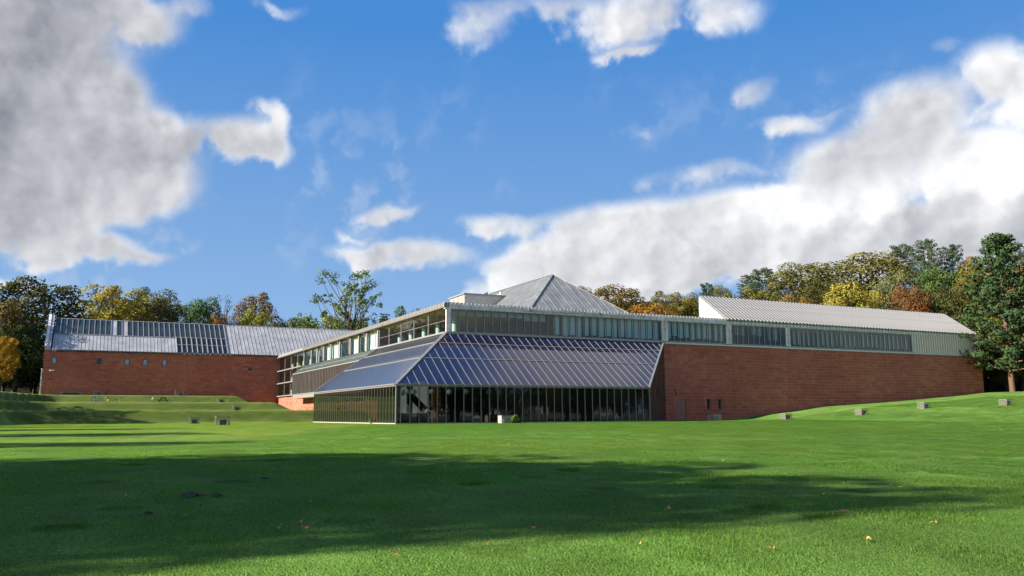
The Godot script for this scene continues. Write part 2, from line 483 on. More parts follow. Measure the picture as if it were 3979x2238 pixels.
func materials() -> void:
	var fine := noise_tex(0.05, 0.72, 1.0, 1)
	var grain := noise_tex(0.09, 0.80, 1.0, 2, 5)
	var cloudy := noise_tex(0.012, 0.70, 1.0, 3)
	var streak := noise_tex(0.02, 0.82, 1.0, 4, 5)
	# red sandstone in six tones
	M.stone = []
	for k in [[0.47, 0.130, 0.080], [0.42, 0.108, 0.064], [0.50, 0.155, 0.098], [0.37, 0.096, 0.060], [0.52, 0.175, 0.116], [0.44, 0.128, 0.083]]:
		M.stone.append(mat(lin(k[0], k[1], k[2]), 0.92, fine, 2.6))
	M.stonev = vmat(lin(1, 1, 1), 0.92, fine, 2.6)
	M.mortar = mat(lin(0.58, 0.31, 0.23), 0.95, grain, 1.5)
	M.metal = mat(lin(0.28, 0.285, 0.30), 0.45, streak, 5.0, 0.35)
	M.roofmetal = mat(lin(0.37, 0.385, 0.42), 0.55, cloudy, 14.0, 0.25)
	M.ridgemetal = mat(lin(0.23, 0.245, 0.26), 0.5, cloudy, 10.0, 0.3)
	M.gable = mat(lin(0.36, 0.35, 0.33), 0.9, streak, 4.0)
	M.mullion = mat(lin(0.17, 0.17, 0.155), 0.5, grain, 2.0)
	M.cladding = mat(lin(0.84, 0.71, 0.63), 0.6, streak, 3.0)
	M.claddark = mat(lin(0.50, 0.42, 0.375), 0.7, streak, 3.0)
	M.leftfascia = mat(lin(0.19, 0.19, 0.185), 0.6, streak, 3.0)
	M.barblue = mat(lin(0.13, 0.135, 0.155), 0.5, grain, 2.0)
	M.darkbar = mat(lin(0.10, 0.105, 0.09), 0.5, grain, 2.0)
	M.slopetop = glass(Color(0.22, 0.225, 0.25, 0.88), 0.05, 0.7)  # top row: the greyer reflection is put into the pane colour
	M.ribbed = mat(lin(0.20, 0.205, 0.22), 0.5, streak, 6.0, 0.2)
	M.fascia = mat(lin(0.80, 0.73, 0.76), 0.5, cloudy, 8.0, 0.12)
	M.frame = mat(lin(0.30, 0.30, 0.29), 0.5, grain, 2.0, 0.3)
	M.framelight = mat(lin(0.24, 0.24, 0.25), 0.5, grain, 2.0, 0.3)
	M.coping = mat(lin(0.60, 0.61, 0.64), 0.5, streak, 3.0)
	M.concrete = mat(lin(0.36, 0.34, 0.30), 0.9, fine, 1.4)
	M.concrete_light = mat(lin(0.50, 0.49, 0.46), 0.9, streak, 4.0)
	M.timber = mat(lin(0.50, 0.26, 0.06), 0.7, grain, 1.0)
	M.skydark = glass(Color(0.12, 0.125, 0.13, 0.80), 0.08, 0.5)
	M.rafter = mat(lin(0.075, 0.05, 0.045), 0.8, grain, 1.2)
	M.beamgrey = mat(lin(0.35, 0.36, 0.37), 0.6, grain, 2.0)
	M.clear = glass(Color(0.10, 0.13, 0.14, 0.12))
	M.teal = glass(Color(0.16, 0.30, 0.34, 0.22))
	M.dark = glass(Color(0.012, 0.018, 0.014, 0.40), 0.015, 0.6)
	M.darker = glass(Color(0.012, 0.018, 0.014, 0.66), 0.015, 0.7)
	M.mirror = glass(Color(0.015, 0.035, 0.02, 0.90), 0.015, 0.7)
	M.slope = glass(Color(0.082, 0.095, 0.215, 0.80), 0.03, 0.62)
	M.slopeleft = glass(Color(0.26, 0.31, 0.43, 0.93), 0.04, 0.7)  # blue of the reflected sky painted into the pane colour
	M.bay = glass(Color(0.20, 0.155, 0.135, 0.9), 0.06, 0.5)
	M.bayroof = glass(Color(0.36, 0.44, 0.43, 0.85), 0.10, 0.6)
	M.skylight = glass(Color(0.15, 0.18, 0.19, 0.78), 0.08, 0.5)
	M.endglass = glass(Color(0.055, 0.03, 0.04, 0.50), 0.02, 0.7)
	M.blind = mat(lin(0.42, 0.66, 0.72), 0.85, grain, 1.5)
	M.blindgrey = mat(lin(0.30, 0.42, 0.46), 0.85, grain, 1.5)
	M.pale = mat(lin(0.56, 0.74, 0.76), 0.8, grain, 2.0)
	M.tile = mat(lin(0.05, 0.045, 0.04), 0.6, grain, 1.0)
	M.inner = mat(lin(0.13, 0.10, 0.085), 0.9, fine, 2.5)
	M.innerdark = mat(lin(0.035, 0.03, 0.03), 0.9, fine, 2.5)
	M.ceiling = mat(lin(0.62, 0.50, 0.16), 0.8, grain, 2.0)
	M.column = mat(lin(0.27, 0.48, 0.40), 0.6, grain, 2.0)
	M.door = mat(lin(0.30, 0.125, 0.088), 0.7, grain, 1.5)
	M.black = mat(lin(0.01, 0.01, 0.012), 0.6)
	M.steel = mat(lin(0.30, 0.31, 0.33), 0.4, grain, 1.0, 0.6)
	M.white = mat(lin(0.78, 0.78, 0.76), 0.6)
	M.bluepane = mat(lin(0.22, 0.34, 0.44), 0.10)
	M.darkframe = mat(lin(0.03, 0.035, 0.06), 0.5)


func ground() -> void:
	var xs := []
	var zs := []
	var steps := [[-220.0, -60.0, 10.0], [-60.0, -16.0, 2.0], [-16.0, 36.0, 0.8], [36.0, 140.0, 1.6], [140.0, 300.0, 8.0]]
	for s in steps:
		var x: float = s[0]
		while x < s[1] - 0.01:
			xs.append(x)
			x += s[2]
	xs.append(300.0)
	steps = [[-90.0, -2.0, 8.0], [-2.0, 70.0, 1.2], [70.0, 104.0, 1.0], [104.0, 158.0, 0.5], [158.0, 240.0, 3.0], [240.0, 420.0, 20.0]]
	for s in steps:
		var z: float = s[0]
		while z < s[1] - 0.01:
			zs.append(z)
			z += s[2]
	zs.append(420.0)
	var b := Buf.new()
	var big := FastNoiseLite.new()
	big.seed = 21
	big.frequency = 0.05
	big.fractal_octaves = 5
	var idx := PackedInt32Array()
	var nx := xs.size()
	for z in zs:
		for x in xs:
			b.v.append(G(x, z))
			var dx := H(x + 0.3, z) - H(x - 0.3, z)
			var dz := H(x, z + 0.3) - H(x, z - 0.3)
			b.n.append(Vector3(-dx, 0.6, dz).normalized())
			var k := big.get_noise_2d(x, z)
			var k2 := big.get_noise_2d(x * 4.0 + 300.0, z * 4.0) * 0.8 + big.get_noise_2d(x * 17.0, z * 17.0 + 90.0) * 0.8
			var c := Color(0.140, 0.262, 0.052).lerp(Color(0.115, 0.240, 0.042), clampf(0.5 + k * 1.6, 0, 1))
			c = c.lerp(Color(0.165, 0.262, 0.058), mown(x, z) * (0.75 + 0.35 * k))
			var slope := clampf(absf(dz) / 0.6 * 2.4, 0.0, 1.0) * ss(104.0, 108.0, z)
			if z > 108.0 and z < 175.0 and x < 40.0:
				c = c.lerp(Color(0.21, 0.29, 0.075), 0.8)  # sunlit treads: their brightness is put into the grass colour
			c = c.lerp(Color(0.078, 0.130, 0.022).lerp(Color(0.080, 0.098, 0.026), clampf(0.4 + k2 * 1.6, 0, 1)), slope)  # shade of the banks painted in as darker grass
			if x > 60.0:
				c = c.lerp(Color(0.140, 0.262, 0.052), ss(60.0, 75.0, x) * ss(30.0, 60.0, z))
			# woodland floor behind the buildings
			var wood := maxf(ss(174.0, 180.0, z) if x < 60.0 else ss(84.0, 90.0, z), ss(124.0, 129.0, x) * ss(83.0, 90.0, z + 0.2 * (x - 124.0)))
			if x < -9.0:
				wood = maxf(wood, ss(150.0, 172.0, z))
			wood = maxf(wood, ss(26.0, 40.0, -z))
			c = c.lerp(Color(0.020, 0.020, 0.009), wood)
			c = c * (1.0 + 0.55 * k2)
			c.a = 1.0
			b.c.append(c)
	for j in zs.size() - 1:
		for i in nx - 1:
			var cx: float = (xs[i] + xs[i + 1]) / 2
			var cz: float = (zs[j] + zs[j + 1]) / 2
			if cx > 36.0 and cx < 88.0 and cz > 87.0 and cz < 170.0:
				continue   # under the museum
			var o := j * nx + i
			idx.append_array([o, o + nx, o + nx + 1, o, o + nx + 1, o + 1])
	var a := []
	a.resize(Mesh.ARRAY_MAX)
	a[Mesh.ARRAY_VERTEX] = b.v
	a[Mesh.ARRAY_NORMAL] = b.n
	a[Mesh.ARRAY_COLOR] = b.c
	a[Mesh.ARRAY_INDEX] = idx
	var m := ArrayMesh.new()
	m.add_surface_from_arrays(Mesh.PRIMITIVE_TRIANGLES, a)
	var gm := vmat(Color.WHITE, 0.95, noise_tex(0.035, 0.68, 1.0, 31, 6, 1024), 3.7)
	gm.detail_enabled = true
	gm.detail_blend_mode = BaseMaterial3D.BLEND_MODE_MUL
	gm.heightmap_enabled = true
	gm.heightmap_texture = noise_tex(0.09, 0.0, 1.0, 32, 5, 1024)
	gm.heightmap_scale = 4.0
	gm.metallic_specular = 0.2
	M.groundmat = gm
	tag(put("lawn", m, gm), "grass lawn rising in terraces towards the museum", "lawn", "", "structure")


# blocks of stone laid in courses against a bed of mortar. o: foot of the wall at its left end, r: along it, f: out of it
func stone_wall(called: String, o: Vector3, r: Vector3, f: Vector3, length: float, bottom: Callable, top: float, openings: Array, single: int, under: Node3D, course := 0.42) -> Node3D:
	var core := Buf.new()
	var cuts := [0.0, length]
	for q in openings:
		cuts.append(q[0])
		cuts.append(q[1])
	cuts.sort()
	var thick := 0.5
	for i in cuts.size() - 1:
		var a: float = cuts[i]
		var e: float = cuts[i + 1]
		if e - a < 0.01:
			continue
		var spans := [[-1.6, top]]
		for q in openings:
			if q[0] <= a + 0.01 and q[1] >= e - 0.01:
				var next := []
				for s in spans:
					if q[2] > s[0]:
						next.append([s[0], minf(q[2], s[1])])
					if q[3] < s[1]:
						next.append([maxf(q[3], s[0]), s[1]])
				spans = next
		for s in spans:
			if s[1] - s[0] > 0.01:
				core.obox(o + r * (a + e) / 2 - f * thick / 2 + Vector3.UP * (s[0] + s[1]) / 2, r * (e - a) / 2, Vector3.UP * (s[1] - s[0]) / 2, f * thick / 2)
	var wall := done(called, core, M.mortar, under)
	var rest := Buf.new()
	var block := unit_block()
	var n := 0
	var rows := int(ceil(top / course))
	var made := []
	for row in rows + 3:
		var u0 := top - (row + 1) * course
		var u1 := u0 + course
		if u1 < -1.2:
			break
		var x := rng.randf_range(-0.9, 0.0)
		while x < length:
			var w: float = [0.62, 0.84, 0.95, 1.05, 1.2, 1.45][rng.randi() % 6]
			var pieces := [[maxf(x, 0.0), minf(x + w, length)]]
			x += w
			for q in openings:
				if q[2] < u1 - 0.05 and q[3] > u0 + 0.05:
					var next := []
					for s in pieces:
						if q[0] > s[0] + 0.02:
							next.append([s[0], minf(q[0], s[1])])
						if q[1] < s[1] - 0.02:
							next.append([maxf(q[1], s[0]), s[1]])
					pieces = next
			for s in pieces:
				if s[1] - s[0] > 0.08 and u1 > bottom.call((s[0] + s[1]) / 2) - 0.15:
					made.append([s[0], s[1], u0, u1])
	made.sort_custom(func(p, q): return p[0] < q[0])
	var tone := FastNoiseLite.new()
	tone.seed = 8
	tone.frequency = 0.09
	for s in made:
		var gap := 0.034
		var proud := 0.035 + rng.randf() * 0.012
		var at: Vector3 = o + r * (s[0] + s[1]) / 2 + Vector3.UP * (s[2] + s[3]) / 2 + f * proud / 2
		var lum := tone.get_noise_2d(s[0], s[2]) * 1.1 + rng.randf_range(-0.7, 0.7)
		var k := clampi(int((lum + 1.2) / 2.4 * 6.0), 0, 5)
		k = [3, 1, 5, 0, 2, 4][k]
		if rng.randf() < 0.1:
			k = rng.randi() % 6
		if n < single:
			n += 1
			var b := put("stone", block, M.stone[k], wall)
			b.transform = Transform3D(Basis(r * (s[1] - s[0] - gap), Vector3.UP * (s[3] - s[2] - gap), f * proud), at)
		else:
			rest.col = M.stone[k].albedo_color.srgb_to_linear() * rng.randf_range(0.93, 1.07)
			rest.col.a = 1.0
			block_into(rest, at, r * (s[1] - s[0] - gap) / 2, Vector3.UP * (s[3] - s[2] - gap) / 2, f * proud / 2)
	if rest.v.size():
		tag(done("stones", rest, M.stonev, wall), "", "", "", "stuff")
	return wall


func block_into(b: Buf, o: Vector3, x: Vector3, y: Vector3, z: Vector3) -> void:
	var e := 0.012
	var x2 := x - x.normalized() * e
	var y2 := y - y.normalized() * e
	b.quad(o + z - x2 - y2, o + z - x2 + y2, o + z + x2 + y2, o + z + x2 - y2)
	b.quad(o - z - x - y, o - z - x + y, o + z - x2 + y2, o + z - x2 - y2)
	b.quad(o + z + x2 - y2, o + z + x2 + y2, o - z + x + y, o - z + x - y)
	b.quad(o + z - x2 + y2, o - z - x + y, o - z + x + y, o + z + x2 + y2)
	b.quad(o - z - x - y, o + z - x2 - y2, o + z + x2 - y2, o - z + x - y)


func unit_block() -> ArrayMesh:
	var b := Buf.new()
	block_into(b, Vector3.ZERO, Vector3(0.5, 0, 0), Vector3(0, 0.5, 0), Vector3(0, 0, 0.5))
	return b.mesh()


func clip(p: Array, k: Vector2, d: float) -> Array:
	# keeps the side of a polygon where k . p <= d
	var out := []
	for i in p.size():
		var a: Vector2 = p[i]
		var b: Vector2 = p[(i + 1) % p.size()]
		var da := k.dot(a) - d
		var db := k.dot(b) - d
		if da <= 0.0:
			out.append(a)
		if da * db < 0.0:
			out.append(a.lerp(b, da / (da - db)))
	return out


func pane(called: String, pts: Array, m: Material, under: Node) -> MeshInstance3D:
	var b := Buf.new()
	b.poly(pts)
	return done(called, b, m, under)


func box(called: String, m: Material, under: Node, x0: float, x1: float, u0: float, u1: float, z0: float, z1: float) -> MeshInstance3D:
	var b := Buf.new()
	b.obox(P((x0 + x1) / 2, (u0 + u1) / 2, (z0 + z1) / 2), Vector3((x1 - x0) / 2, 0, 0), Vector3(0, (u1 - u0) / 2, 0), Vector3(0, 0, (z1 - z0) / 2))
	return done(called, b, m, under)


# a run of tall panes between mullions. at(s, u): a point of the face at s along it and height u; f: out of the face
func window_run(under: Node3D, at: Callable, f: Vector3, s0: float, s1: float, count: int, u0: float, u1: float, m: Material, blind: Callable, back := 0.35, frame: Material = null, bar := 0.09) -> void:
	if frame == null:
		frame = M.frame
	for i in count:
		var a := lerpf(s0, s1, float(i) / count)
		var b := lerpf(s0, s1, float(i + 1) / count)
		pane("pane", [at.call(a, u0), at.call(a, u1), at.call(b, u1), at.call(b, u0)], m, under)
		var look: Array = blind.call(i)
		if look.size():
			var p := Buf.new()
			var c0 := lerpf(a, b, look[2])
			var c1 := lerpf(a, b, look[3])
			var d0: Vector3 = -f * back
			var t := Vector3(0, 0.02, 0)
			p.quad(at.call(c0, look[0]) + d0 + t, at.call(c0, look[1]) + d0, at.call(c1, look[1]) + d0, at.call(c1, look[0]) + d0 + t)
			done("blind", p, look[4], under)
	for i in count + 1:
		var a := lerpf(s0, s1, float(i) / count)
		var p := Buf.new()
		p.bar(at.call(a, u0) + f * 0.03, at.call(a, u1) + f * 0.03, bar, 0.12, f)
		done("mullion", p, frame, under)
	var e := Buf.new()
	e.bar(at.call(s0, u0) + f * 0.05, at.call(s1, u0) + f * 0.05, 0.16, 0.12, Vector3.UP)
	e.bar(at.call(s0, u1) + f * 0.04, at.call(s1, u1) + f * 0.04, 0.14, 0.10, Vector3.UP)
	done("rail", e, frame, under)


func the_museum() -> void:
	museum = thing("museum_building", "long museum of red sandstone, glass walls and grey metal roofs", "museum", Vector3.ZERO)
	restaurant()
	upper_front()
	right_hall()
	left_range()
	wing()
	main_roof()
	interior()


func slope_u(t: float) -> float:
	return lerpf(2.98, 8.86, t)


func restaurant() -> void:
	var run := ZC - ZF
	var base := Buf.new()
	base.obox(P((XF + 54.6) / 2, -0.82, ZF + 0.02), Vector3((54.6 - XF) / 2 + 0.08, 0, 0), Vector3(0, 0.13, 0), Vector3(0, 0, 0.12))
	base.obox(P(XF + 0.02, -0.82, (ZF + 107.0) / 2), Vector3(0.10, 0, 0), Vector3(0, 0.13, 0), Vector3(0, 0, (107.0 - ZF) / 2 - 0.12))
	done("plinth", base, M.concrete, museum)
	box("restaurant_floor", M.tile, museum, XF + 0.15, 54.3, -0.98, -0.69, ZF + 0.16, 107.0)
	# front wall of upright panes
	var wall := part("front_glass_wall", museum)
	var n := 31
	var s0 := 26.08
	var w := (54.5 - s0) / n
	pane("corner_panel", [P(XF, -0.69, ZF), P(XF, 2.86, ZF), P(s0, 2.86, ZF), P(s0, -0.69, ZF)], M.mirror, wall)
	for i in n:
		var a := s0 + i * w
		# each pane stands a hair out of true, as sheet glass does
		var j := rng.randf_range(-0.004, 0.004)
		var j2 := rng.randf_range(-0.004, 0.004)
		pane("pane", [P(a, -0.69, ZF + j), P(a, 2.86, ZF + j2), P(a + w, 2.86, ZF - j2), P(a + w, -0.69, ZF - j)], M.dark if i < 7 else M.darker, wall)
	for i in n + 1:
		var b := Buf.new()
		b.obox(P(s0 + i * w, 1.07, ZF - 0.02), Vector3(0.032, 0, 0), Vector3(0, 1.78, 0), Vector3(0, 0, 0.07))
		done("mullion", b, M.mullion, wall)
	var cp := Buf.new()
	cp.obox(P(XF, 1.07, ZF), Vector3(0.06, 0, 0), Vector3(0, 1.78, 0), Vector3(0, 0, 0.06))
	done("corner_post", cp, M.framelight, wall)
	var g := Buf.new()
	g.bar(P(XF - 0.1, 2.93, ZF - 0.10), P(54.55, 2.93, ZF - 0.10), 0.22, 0.10)
	g.bar(P(XF - 0.1, 2.80, ZF - 0.05), P(54.5, 2.80, ZF - 0.05), 0.10, 0.12)
	for i in n + 1:
		g.obox(P(s0 + i * w, 2.93, ZF - 0.22), Vector3(0.025, 0, 0), Vector3(0, 0.07, 0), Vector3(0, 0, 0.03))
	done("gutter", g, M.framelight, wall)
	# left wall
	var lw := part("left_glass_wall", museum)
	var zn := 34
	var wz := (106.95 - ZF) / zn
	for i in zn:
		var a := ZF + i * wz
		var j := rng.randf_range(-0.005, 0.005)
		var j2 := rng.randf_range(-0.005, 0.005)
		pane("pane", [P(XF + j, -0.69, a + wz), P(XF + j2, 2.86, a + wz), P(XF - j2, 2.86, a), P(XF - j, -0.69, a)], M.mirror, lw)
	for i in zn:
		var b := Buf.new()
		b.obox(P(XF - 0.005, 1.07, ZF + (i + 1) * wz), Vector3(0.025, 0, 0), Vector3(0, 1.78, 0), Vector3(0, 0, 0.025))
		done("mullion", b, M.darkbar, lw)
	var lg := Buf.new()
	lg.bar(P(XF - 0.10, 2.93, ZF - 0.0), P(XF - 0.10, 2.93, 107.05), 0.22, 0.10)
	lg.bar(P(XF - 0.05, 2.80, ZF + 0.1), P(XF - 0.05, 2.80, 107.0), 0.10, 0.12)
	done("gutter", lg, M.framelight, lw)
	# sloping glass over the front; p = (x, t) with t from eave to top
	var roof := part("front_glass_roof", museum)
	var cols := 41
	var rows := [0.0, 0.465, 0.775, 1.0]
	var kL := Vector2(-1, run)      # t <= (x - XF) / run
	var kR := Vector2(1, -8.47)     # t >= (x - 54.5) / 8.47
	var at := func(p: Vector2) -> Vector3: return P(p.x, slope_u(p.y), ZF + run * p.y)
	var nrm: Vector3 = (at.call(Vector2(40, 1)) - at.call(Vector2(40, 0))).cross(Vector3.RIGHT).normalized()
	if nrm.y < 0.0:
		nrm = -nrm
	for i in cols:
		var a := s0 + (i - 0) * w
		if i == 0:
			a = XF
		var b := s0 + (i + 1) * w
		for r in 3:
			var p := [Vector2(a, rows[r]), Vector2(a, rows[r + 1]), Vector2(b, rows[r + 1]), Vector2(b, rows[r])]
			p = clip(p, kL, -XF)
			p = clip(p, kR, 54.5)
			if p.size() > 2:
				var q := []
				var j := rng.randf_range(-0.004, 0.004)
				for v in p:
					q.append(at.call(v) + nrm * (j * (v.x - a) + 0.001))
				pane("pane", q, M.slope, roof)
		if i > 0:
			var t0 := clampf((a - 54.5) / 8.47, 0.0, 1.0)
			var t1 := clampf((a - XF) / run, 0.0, 1.0)
			if t1 - t0 > 0.02:
				var g0: Vector3 = at.call(Vector2(a, t0))
				var g1: Vector3 = at.call(Vector2(a, t1))
				var u := Buf.new()
				u.bar(g0 + nrm * 0.03, g1 + nrm * 0.02, 0.045, 0.045, nrm)
				done("glazing_bar", u, M.barblue, roof)
				var ra := Buf.new()
				ra.bar(g0 - nrm * 0.15, g1 - nrm * 0.15, 0.09, 0.26, nrm)
				done("rafter", ra, M.rafter, roof)
	for r in [0.465, 0.775]:
		var u := Buf.new()
		u.bar(at.call(Vector2(XF + run * r, r)) + nrm * 0.03, at.call(Vector2(54.5 + 8.47 * r, r)) + nrm * 0.03, 0.06, 0.06, nrm)
		done("cross_bar", u, M.frame, roof)
	var hip := Buf.new()
	hip.bar(at.call(Vector2(XF, 0)) + nrm * 0.05, at.call(Vector2(XC, 1)) + nrm * 0.05, 0.26, 0.12, nrm)
	done("hip_cap", hip, M.metal, roof)
	hip = Buf.new()
	hip.bar(at.call(Vector2(54.5, 0)) + nrm * 0.05, at.call(Vector2(62.97, 1)) + nrm * 0.05, 0.20, 0.16, nrm)
	done("hip_cap", hip, M.metal, roof)
	# sloping glass over the left; p = (z, t)
	var lroof := part("left_glass_roof", museum)
	var lat := func(p: Vector2) -> Vector3: return P(XF + run * p.y, slope_u(p.y), p.x)
	var lnrm: Vector3 = (lat.call(Vector2(90, 1)) - lat.call(Vector2(90, 0))).cross(Vector3(0, 0, 1)).normalized()
	if lnrm.y < 0.0:
		lnrm = -lnrm
	for i in zn:
		var a := ZF + i * wz
		var b := a + wz
		for r in 3:
			var p := [Vector2(a, rows[r]), Vector2(a, rows[r + 1]), Vector2(b, rows[r + 1]), Vector2(b, rows[r])]
			p = clip(p, Vector2(-1, run), -ZF)
			if p.size() > 2:
				var q := []
				for v in p:
					q.append(lat.call(v))
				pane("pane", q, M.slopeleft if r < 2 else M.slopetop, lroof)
		if i > 0:
			var t1 := clampf((a - ZF) / run, 0.0, 1.0)
			var u := Buf.new()
			u.bar(lat.call(Vector2(a, 0)) + lnrm * 0.02, lat.call(Vector2(a, t1)) + lnrm * 0.02, 0.05, 0.05, lnrm)
			done("glazing_bar", u, M.darkbar, lroof)
	for r in [0.465, 0.775]:
		var u := Buf.new()
		u.bar(lat.call(Vector2(ZF + run * r, r)) + lnrm * 0.06, lat.call(Vector2(107.0, r)) + lnrm * 0.06, 0.06, 0.10, lnrm)
		done("cross_bar", u, M.frame, lroof)
	var verge := Buf.new()
	verge.bar(lat.call(Vector2(107.05, 0)) + lnrm * 0.02, lat.call(Vector2(107.05, 1)) + lnrm * 0.02, 0.18, 0.24, lnrm)
	done("verge", verge, M.metal, lroof)
	# far end of the lean-to, closed by a gable of glass
	pane("gable_pane", [P(XF, -0.69, 107.0), P(XF, 2.9, 107.0), P(XC, 8.8, 107.0), P(XC, -0.69, 107.0)], M.dark, lroof)
	# the slanted end wall on the right
	var ew := part("end_glass_wall", museum)
	var a0 := P(54.5, 0, ZF)
	var a1 := P(62.95, 0, ZC - 0.02)
	var up := func(s: float, u: float) -> Vector3: return a0.lerp(a1, s) + Vector3(0, u, 0)
	for i in 12:
		var s := i / 12.0
		var t := (i + 1) / 12.0
		pane("pane", [up.call(s, -0.75), up.call(s, slope_u(s) - 0.05), up.call(t, slope_u(t) - 0.05), up.call(t, -0.75)], M.endglass, ew)
		var b := Buf.new()
		b.bar(up.call(t, -0.8), up.call(t, slope_u(t) - 0.1), 0.07, 0.07, Vector3(1, 0, 1).normalized())
		done("mullion", b, M.rafter, ew)
	var ep := Buf.new()
	ep.bar(a0 + Vector3(0, -0.9, 0), a0 + Vector3(0, 2.9, 0), 0.12, 0.12, Vector3.BACK)
	ep.bar(a0 + Vector3(0, -0.8, 0), a1 + Vector3(0, -0.8, 0), 0.14, 0.16)
	done("end_post", ep, M.frame, ew)


func upper_front() -> void:
	var f := Vector3(0, 0, 1)
	var at := func(s: float, u: float) -> Vector3: return P(s, u, ZC)
	var sill := Buf.new()
	sill.obox(P((XC + 62.97) / 2, 8.82, ZC - 0.12), Vector3((62.97 - XC) / 2 + 0.1, 0, 0), Vector3(0, 0.10, 0), Vector3(0, 0, 0.14))
	done("sill_flashing", sill, M.metal, museum)
	var band := part("front_clerestory", museum)
	var pick := func(i: int) -> Array:
		if i < 12:
			return [11.38 - (0.55 if i < 9 else 0.8), 11.4, 0.06, 0.94, M.blindgrey]
		if i == 12:
			return []
		return [9.02 + rng.randf_range(0.0, 0.25), 11.4, rng.randf_range(0.02, 0.10), rng.randf_range(0.74, 0.92), M.blind]
	window_run(band, at, f, 34.55, 62.62, 28, 8.95, 11.42, M.teal, pick, 0.35, M.framelight)
	var post := Buf.new()
	post.obox(P(34.28, 10.2, ZC - 0.02), Vector3(0.27, 0, 0), Vector3(0, 1.28, 0), Vector3(0, 0, 0.10))
	for x in [[62.68, 63.62], [72.9, 73.8], [83.2, 83.98], [108.2, 108.62]]:
		post.obox(P((x[0] + x[1]) / 2, 10.2, ZC - 0.02), Vector3((x[1] - x[0]) / 2, 0, 0), Vector3(0, 1.27, 0), Vector3(0, 0, 0.10))
		post.obox(P((x[0] + x[1]) / 2 + 0.1, 10.1, ZC - 0.17), Vector3(0.06, 0, 0), Vector3(0, 1.25, 0), Vector3(0, 0, 0.06))
	done("pier_panel", post, M.fascia, band)
	var second := part("middle_clerestory", museum)
	var pick2 := func(_i: int) -> Array: return [9.25 + rng.randf_range(-0.05, 0.5), 11.4, rng.randf_range(0.02, 0.2), rng.randf_range(0.72, 0.92), M.blind]
	window_run(second, at, f, 63.66, 72.87, 10, 8.92, 11.42, M.teal, pick2)
	var third := part("dark_clerestory", museum)
	var pick3 := func(i: int) -> Array:
		return [] if i % 3 == 0 else [9.9 + rng.randf_range(-0.3, 0.5), 11.4, 0.1, rng.randf_range(0.5, 0.9), M.blindgrey]
	window_run(third, at, f, 73.82, 83.17, 10, 8.92, 11.42, M.teal, pick3)
	var fourth := part("striped_clerestory", museum)
	var pick4 := func(i: int) -> Array: return [9.2 + rng.randf_range(-0.1, 0.15), 11.35, 0.10, 0.52 + rng.randf_range(-0.08, 0.1), M.blind if i % 5 else M.blindgrey]
	window_run(fourth, at, f, 84.0, 108.15, 27, 8.92, 11.40, M.clear, pick4)
	# metal fascia with standing seams
	var fa := Buf.new()
	fa.obox(P((XC + 73.03) / 2 - 0.1, 11.82, ZC + 0.1), Vector3((73.03 - XC) / 2 + 0.1, 0, 0), Vector3(0, 0.36, 0), Vector3(0, 0, 0.28))
	done("front_fascia", fa, M.fascia, museum)
	var se := Buf.new()
	var x := XC + 0.1
	while x < 73.0:
		se.obox(P(x, 11.82, ZC - 0.19), Vector3(0.014, 0, 0), Vector3(0, 0.352, 0), Vector3(0, 0, 0.028))
		x += 0.47
	tag(done("fascia_seams", se, M.fascia, museum), "", "", "", "stuff")
	for q in [[44.2, 11.86], [53.6, 11.86], [60.0, 11.8]]:
		box("overflow_spout", M.black, museum, q[0] - 0.07, q[0] + 0.07, q[1] - 0.08, q[1] + 0.08, ZC - 0.32, ZC - 0.18)


